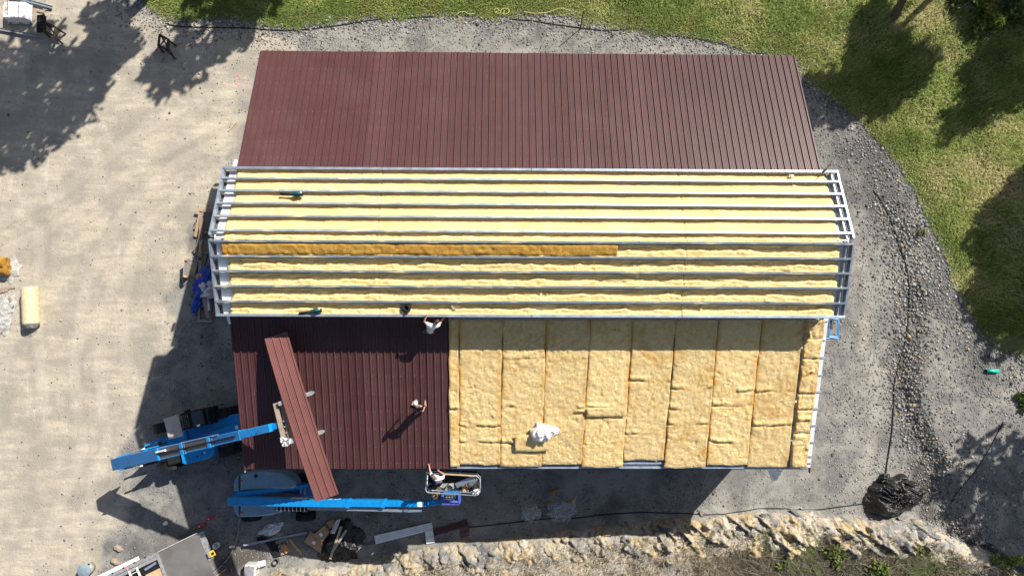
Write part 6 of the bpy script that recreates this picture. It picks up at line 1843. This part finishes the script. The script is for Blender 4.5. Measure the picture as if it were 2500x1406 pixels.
# ------------------------------------------------------------------ loose gravel
def scatter(n, xlo, xhi, ylo, yhi, dens):
    out = []
    tot = 0
    while tot < n:
        x = rng.uniform(xlo, xhi, n * 2); y = rng.uniform(ylo, yhi, n * 2)
        keep = rng.random(n * 2) < dens(x, y)
        out.append(np.stack([x[keep], y[keep]], -1)); tot += int(keep.sum())
    return np.concatenate(out)[:n]
TANP = TAN
def gravel_d(x, y):
    g = sdf(x, y, GRASS)
    tanm = 1 - sm(-1.2, 1.6, sdf(x, y, TANP))
    edge = np.exp(-np.maximum(g - .1, 0) / np.where((x > 13), 3.2, 1.5)) * (g > -.25)
    st = np.exp(-(dline(x, y, STEP) / 1.0) ** 2) * (y < 6)
    east = (x > 16.5) * (y < 2.5) * .42
    pat = sm(.0, .25, fbm(x, y, .5, 61)) * .35 + .08
    d = np.maximum.reduce([edge * .9, st * .9, east * (0.4 + 1.2 * vnoise(x, y, .8, 62)), pat * (1 - .82 * tanm)])
    d = d * (1 - .72 * tanm * (g > 1.5)) + .012 * tanm
    inside = (np.abs(x) < 12.4) & (np.abs(y) < 9.2)
    bd = bank_d(x, y)
    return np.clip(np.where(inside | (g < -.4), 0, d) * np.where(bd > .3, .25, 1), 0, 1)
pts = scatter(46000, -31, 30.5, -17.5, 17.0, gravel_d)
n = len(pts)
octa = np.array([(1, 0, 0), (-.9, .2, 0), (.1, .9, 0), (-.1, -1, 0), (0.1, .1, .8), (0, 0, -.6)])
ofc = np.array([(0, 2, 4), (2, 1, 4), (1, 3, 4), (3, 0, 4), (2, 0, 5), (1, 2, 5), (3, 1, 5), (0, 3, 5)])
big = np.exp(-(dline(pts[:, 0], pts[:, 1], STEP) / 1.3) ** 2) * (pts[:, 1] < 4) + .8 * np.exp(-np.abs(sdf(pts[:, 0], pts[:, 1], GRASS)) / np.where(pts[:, 0] > 13, 2.4, .8))
size = (.018 + .036 * rng.random(n) ** 2.2) * (1 + .75 * np.clip(big, 0, 1.2))
size *= np.where(rng.random(n) < .04, 1.7, 1.0)
ang = rng.uniform(0, 6.283, n)
v = np.repeat(octa[None], n, 0) * (1 + rng.uniform(-.35, .35, (n, 6, 1)))
ca, sa = np.cos(ang)[:, None], np.sin(ang)[:, None]
xx = (v[:, :, 0] * ca - v[:, :, 1] * sa) * size[:, None]; yy = (v[:, :, 0] * sa + v[:, :, 1] * ca) * size[:, None]
zz = v[:, :, 2] * size[:, None] * rng.uniform(.5, 1, (n, 1))
ph = hgt(pts[:, 0], pts[:, 1])
V = np.stack([xx + pts[:, 0:1], yy + pts[:, 1:2], zz + (ph + size * .25)[:, None]], -1).reshape(-1, 3)
F = (ofc[None] + (np.arange(n) * 6)[:, None, None]).reshape(-1, 3)
tone = rng.uniform(.08, .46, n) * (0.75 + .5 * rng.random(n))
warm = np.where(rng.random(n) < .07, 1.0, 0.0) + .15 * rng.random(n)
C = np.stack([tone * (1 + .45 * warm), tone * (1 + .18 * warm), tone * (1.01 - .28 * warm), np.ones(n)], -1)
o = mesh_np('gravel', V, F, M['pebble'], {'tone': ('FLOAT_COLOR', np.repeat(C, 6, 0))})
tag(o, 'loose grey crushed stone scattered over the yard', 'gravel', None, 'stuff')

# ------------------------------------------------------------------ grass
def blades(name, label, pts, length, width, colf, lean=.6, wind=(0.5, 0.35), zoff=0.0, seed=1, cat='grass'):
    n = len(pts); g = np.random.default_rng(seed)
    L = length * g.uniform(.55, 1.3, n) if np.isscalar(length) else length * g.uniform(.6, 1.3, n)
    a = g.uniform(0, 6.283, n)
    dx = np.cos(a) * lean + wind[0]; dy = np.sin(a) * lean + wind[1]
    nl = np.sqrt(dx ** 2 + dy ** 2 + .35); dx, dy, dz = dx / nl, dy / nl, .59 / nl
    px, py = -dy, dx; pn = np.hypot(px, py) + 1e-6; px, py = px / pn, py / pn
    w = width * g.uniform(.6, 1.4, n)
    z0 = hgt(pts[:, 0], pts[:, 1]) + zoff
    def lv(f, h, ww):
        cx = pts[:, 0] + dx * L * f; cy = pts[:, 1] + dy * L * f; cz = z0 + L * h * dz * 1.6
        return [np.stack([cx - px * w * ww, cy - py * w * ww, cz], -1), np.stack([cx + px * w * ww, cy + py * w * ww, cz], -1)]
    A = lv(0, -.05, .5); B = lv(.45, .62, .5); T = np.stack([pts[:, 0] + dx * L, pts[:, 1] + dy * L, z0 + L * dz * 1.15], -1)
    V = np.stack([A[0], A[1], B[0], B[1], T], 1).reshape(-1, 3)
    k = np.arange(n)[:, None] * 5
    F = np.concatenate([k + np.array([[0, 1, 3]]), k + np.array([[0, 3, 2]]), k + np.array([[2, 3, 4]])], 1).reshape(-1, 3)
    col = colf(pts[:, 0], pts[:, 1], g)
    o = mesh_np(name, V, F, M['grass'], {'tone': ('FLOAT_COLOR', np.repeat(col, 5, 0))})
    return tag(o, label, cat, None, 'stuff')
def inframe(x, y): return (x > -31) & (x < 30.5) & (y > -17.5) & (y < 17)
gp = scatter(180000, -31, 30.5, -3.5, 17.2, lambda x, y: np.where(sdf(x, y, GRASS) < .15 * fbm(x, y, 2.0, 71) * 4, np.clip(.55 + 1.1 * fbm(x, y, .8, 72), .12, 1), 0))
def gcol(x, y, g):
    n = len(x)
    dry = np.clip(.38 + 2.4 * fbm(x, y, .35, 73) + .9 * fbm(x, y, 1.4, 74) + g.normal(0, .22, n) + .28 * sm(8, 20, x) * (y > 8) - .25 * np.exp(sdf(x, y, GRASS) / 1.2), 0, 1)
    brn = np.clip(2.2 * (fbm(x, y, .5, 79) - .08) + g.normal(0, .15, n), 0, 1)
    gr = np.array([.20, .27, .06]); st = np.array([.60, .54, .27]); yl = np.array([.36, .43, .115]); br = np.array([.28, .22, .10])
    t = np.where(dry[:, None] < .5, gr + (yl - gr) * dry[:, None] * 2, yl + (st - yl) * (dry[:, None] * 2 - 1))
    t = t + (br - t) * brn[:, None] * .55
    t = t * g.uniform(.65, 1.25, (n, 1))
    return np.concatenate([t, np.ones((n, 1))], 1)
Lg = .14 + .22 * sm(.3, 3.0, -sdf(gp[:, 0], gp[:, 1], GRASS)) * (0.5 + vnoise(gp[:, 0], gp[:, 1], .7, 75))
blades('grass', 'green and straw-coloured long grass around the upper and right edges', gp, Lg, .020, gcol, .7, (-.45, -.3))
# dry tufts and low brush on the rocky bank
def bank_dry(x, y):
    d = bank_d(x, y)
    right = sm(P(1640, 1340, 0).x, P(1760, 1340, 0).x, x) * (1 - sm(P(2330, 1340, 0).x, P(2420, 1340, 0).x, x))
    return np.where(d > .9, np.clip(.12 + 1.2 * right * sm(1.3, 2.1, d + fbm(x, y, .8, 77) * 1.5) + 1.0 * np.maximum(0, fbm(x, y, 1.3, 78)), 0, 1), 0)
bp = scatter(64000, -22, 30, -18.3, -9, bank_dry)
def bcol(x, y, g):
    n = len(x)
    t = g.random((n, 1)); rt = sm(P(1640, 1340, 0).x, P(1800, 1340, 0).x, x)[:, None]
    gm = np.clip(3.5 * (fbm(x, y, .7, 83) + .03), 0, 1)[:, None] * rt
    dryc = np.array([.40, .34, .25]) * (1 - rt) + np.array([.165, .145, .105]) * rt
    c = dryc * (.55 + .8 * t)
    gg = np.array([.13, .18, .045]) * (.6 + .8 * g.random((n, 1)))
    pick = g.random((n, 1)) < gm * .95
    return np.concatenate([np.where(pick, gg, c), np.ones((n, 1))], 1)
blades('brush', 'dry brown brush with green patches on the rocky bank along the bottom', bp, .34, .020, bcol, 1.0, (0.05, 0.05), 0, 5, 'brush')
# bare twigs lying over the bank at the lower right
mb = MB()
for k in range(90):
    u, v = r2.uniform(1720, 2430), r2.uniform(1345, 1410)
    q = G(u, v, .15 + .2 * r2.random()); a = r2.uniform(-1.2, .4) ; L = r2.uniform(.4, 1.8)
    e = q + Vector((math.cos(a) * L, math.sin(a) * L, r2.uniform(-.1, .25)))
    m_ = q.lerp(e, .5) + Vector((r2.gauss(0, .1), r2.gauss(0, .1), .1))
    mb.tube([q, m_, e], [.014, .011, .004], 4, False)
o = mb.build('fallen_twigs', M['twig']); tag(o, 'bare thin branches lying over the brush at the lower right', 'twigs', None, 'stuff')

# ------------------------------------------------------------------ trees and shrubs
def leaf_cloud(name, centres, radii, n, size, cols, seed, shell=.55, parent=None, org=(0, 0, 0), clump=5.0):
    g = np.random.default_rng(seed)
    w = np.array([r[0] * r[1] * r[2] for r in radii]); w = w / w.sum()
    ci = g.choice(len(centres), n, p=w)
    d = g.normal(size=(n, 3)); d /= np.linalg.norm(d, axis=1)[:, None]
    rr = (shell + (1 - shell) * g.random(n)) ** .8
    Cn = np.array(centres)[ci]; Rd = np.array(radii)[ci]
    p = Cn + d * Rd * rr[:, None]
    # keep leaves in clumps: drop those where a 3-D pattern is low
    f = np.sin(p[:, 0] * clump * .55 + seed) + np.sin(p[:, 1] * clump * .6 + 2 * seed) + np.sin(p[:, 2] * clump * .7) + g.normal(0, .6, n)
    p = p[f > -.45]; n = len(p)
    a = g.normal(size=(n, 3)); a /= np.linalg.norm(a, axis=1)[:, None]
    b = np.cross(a, g.normal(size=(n, 3))); b /= np.linalg.norm(b, axis=1)[:, None]
    s = size * g.uniform(.6, 1.4, n)[:, None]
    V = np.stack([p - a * s, p + b * s * .55, p + a * s, p - b * s * .55], 1).reshape(-1, 3) - np.array(org)
    F = np.arange(n * 4).reshape(-1, 4)
    c = np.array(cols[0]) + (np.array(cols[1]) - np.array(cols[0])) * g.random((n, 1))
    C = np.concatenate([c, np.ones((n, 1))], 1)
    o = mesh_np(name, V, F, M['leaf'], {'tone': ('FLOAT_COLOR', np.repeat(C, 4, 0))})
    if parent is not None:
        o.parent = parent; ORG[o.name] = ORG[parent.name]
    return o
KC = 1 / math.tan(SUN_EL)
def tree(label, u, v, h, rx, rz, n, seed, size=.30, lobes=13):
    """tree whose crown (centre height h) shades the ground around picture point (u, v)"""
    s = G(u, v)
    c = Vector((s.x + math.sin(SUN_AZ) * h * KC, s.y + math.cos(SUN_AZ) * h * KC, h))
    g = random.Random(seed)
    t = thing('tree', (c.x, c.y, 0), label, 'tree', 'trees outside the picture whose shade falls on the yard')
    mb = MB()
    mb.tube([(c.x, c.y, -.2), (c.x + .1, c.y, h * .35), (c.x - .1, c.y + .1, h * .75), (c.x, c.y, h + rz * .6)], [.30, .22, .15, .04], 9).build('trunk', M['bark'], t, True)
    cen, rad = [], []
    for k in range(lobes):
        a = g.uniform(0, 6.28); q = g.uniform(.25, .72); zz = g.uniform(-.6, .65)
        p = c + Vector((math.cos(a) * rx * q, math.sin(a) * rx * q, zz * rz))
        r = rx * g.uniform(.36, .6) * (1 - .35 * abs(zz))
        cen.append(tuple(p)); rad.append((r, r, r * rz / rx * .9))
        MB().tube([(c.x, c.y, h - rz * .7 + .5 * (zz + .6) * rz), tuple(c.lerp(p, .6) - Vector((0, 0, .1))), tuple(p)], [.10, .06, .02], 6).build('limb', M['bark'], t, True)
    leaf_cloud('crown', cen, rad, n, size, ((.035, .065, .014), (.085, .125, .028)), seed, .35, t, t.location)
    return t
TREES = [(140, 200, 12, 3.6, 3.0, 2500), (0, 330, 12, 2.6, 2.6, 1700), (250, 95, 11, 2.2, 2.0, 1700), (470, 130, 11, 1.7, 2.9, 1500), (560, 40, 9, 2.6, 2.0, 2300), (2095, 185, 10, 3.2, 2.4, 4400), (2385, 240, 10, 2.3, 3.0, 3000),
         (2465, 560, 10, 2.6, 3.2, 3000), (2480, 760, 10, 3.2, 3.0, 3600), (2440, 1190, 10, 3.6, 3.0, 1300), (2500, 1340, 10, 3.4, 3.0, 1600), (2500, 60, 10, 2.7, 2.2, 3000), (2370, 30, 11, 1.9, 1.6, 1800)]
WHERE = ['shading the upper left corner of the yard', 'shading the left edge of the dirt yard', 'shading the dirt beside the wrapped pallet', 'shading the strip right of the lone sawhorse', 'shading the grass above the dirt yard', 'shading the grass beside the upper right roof corner', 'shading the meadow in the upper right',
         'shading the meadow at the right edge', 'shading the lower end of the meadow at the right', 'shading the gravel around the green pipe', 'shading the lower right corner', 'shading the upper right corner', 'shading the top edge near the upper right corner']
for k, (u, v, h, rx, rz, n) in enumerate(TREES):
    tree('leafy tree beyond the picture edge, ' + WHERE[k], u, v, h, rx, rz, n, 300 + k)
# trunk at the upper right
q = G(2182, 46)
t = thing('dead_tree', q, 'bare dark tree trunk leaning out of the picture at the upper right', 'tree')
tp = P(2204, 0, q.z + 1.5); dd = (tp - q)
MB().tube([q - Vector((0, 0, .2)), q + dd * .15, q + dd, q + dd * 1.5 + Vector((.05, .1, .1)), q + dd * 1.9 + Vector((.1, .2, .2))], [.32, .24, .2, .15, .05], 10).build('trunk', M['bark'], t, True)
for k in range(4):
    a = q + dd * (1.2 + .15 * k); MB().tube([a, a + Vector((r2.gauss(0, .5), .6 + .3 * k, .5)), a + Vector((r2.gauss(0, .8), 1.2 + .3 * k, .9))], [.06, .04, .01], 6).build('limb', M['bark'], t)
# shrubs
def shrub(label, u, v, r, h, n, cols, seed, size=.10):
    q = G(u, v)
    t = thing('shrub', q, label, 'shrub')
    g = random.Random(seed); cen, rad = [], []
    for k in range(9):
        a = g.uniform(0, 6.28); d = g.uniform(.1, .7) * r
        d *= 1.35
        p = q + Vector((math.cos(a) * d, math.sin(a) * d, h * g.uniform(.2, .8)))
        cen.append(tuple(p)); rr = r * g.uniform(.22, .5); rad.append((rr, rr * g.uniform(.7, 1.2), rr * .7))
        MB().tube([q, q.lerp(p, .5) + Vector((0, 0, .1)), p], [.03, .02, .008], 5).build('stem', M['twig'], t)
    leaf_cloud('foliage', cen, rad, n, size, cols, seed, .3, t, q)
    return t
YG = ((.13, .17, .03), (.30, .30, .07)); DG = ((.05, .085, .02), (.12, .17, .04)); BG = ((.10, .14, .035), (.20, .24, .07))
shrub('bright yellow-green shrub in the lower right corner', 2462, 1392, 1.0, .9, 900, YG, 401)
shrub('green shrub on the bank, right of the black heap', 2330, 1385, .8, .7, 500, BG, 402)
shrub('low green shrub on the bank just below the large grey boulders', 2035, 1352, .6, .5, 420, BG, 403)
shrub('low green shrub at the bottom edge left of the lower right corner', 2150, 1398, .9, .5, 520, BG, 404)
shrub('small green shrub on the bank, left end of the brush', 1870, 1385, .6, .4, 330, BG, 405)
shrub('small bright shrub on the bank above the yellow-green one', 2255, 1350, .5, .4, 260, YG, 406)
shrub('leafy light green shrub near the upper right corner', 2395, 32, 1.1, 1.2, 700, YG, 407, .13)
shrub('dark green shrub left of the light one near the upper right corner', 2345, 20, 1.2, 1.3, 700, DG, 408, .13)
shrub('dark green shrub in the very upper right corner', 2470, 25, 1.4, 1.5, 800, DG, 409, .13)
shrub('green shrub below the light one near the upper right corner', 2400, 75, 1.0, .9, 600, BG, 410, .12)
shrub('small green weed beside the leaning trunk at the upper right', 2200, 20, .5, .5, 240, YG, 411, .10)
shrub('dark low shrub at the right edge below the green pipe', 2496, 985, .6, .3, 260, DG, 412)
shrub('small weed on the gravel right of the centre roof', 2243, 570, .28, .2, 120, BG, 413, .07)
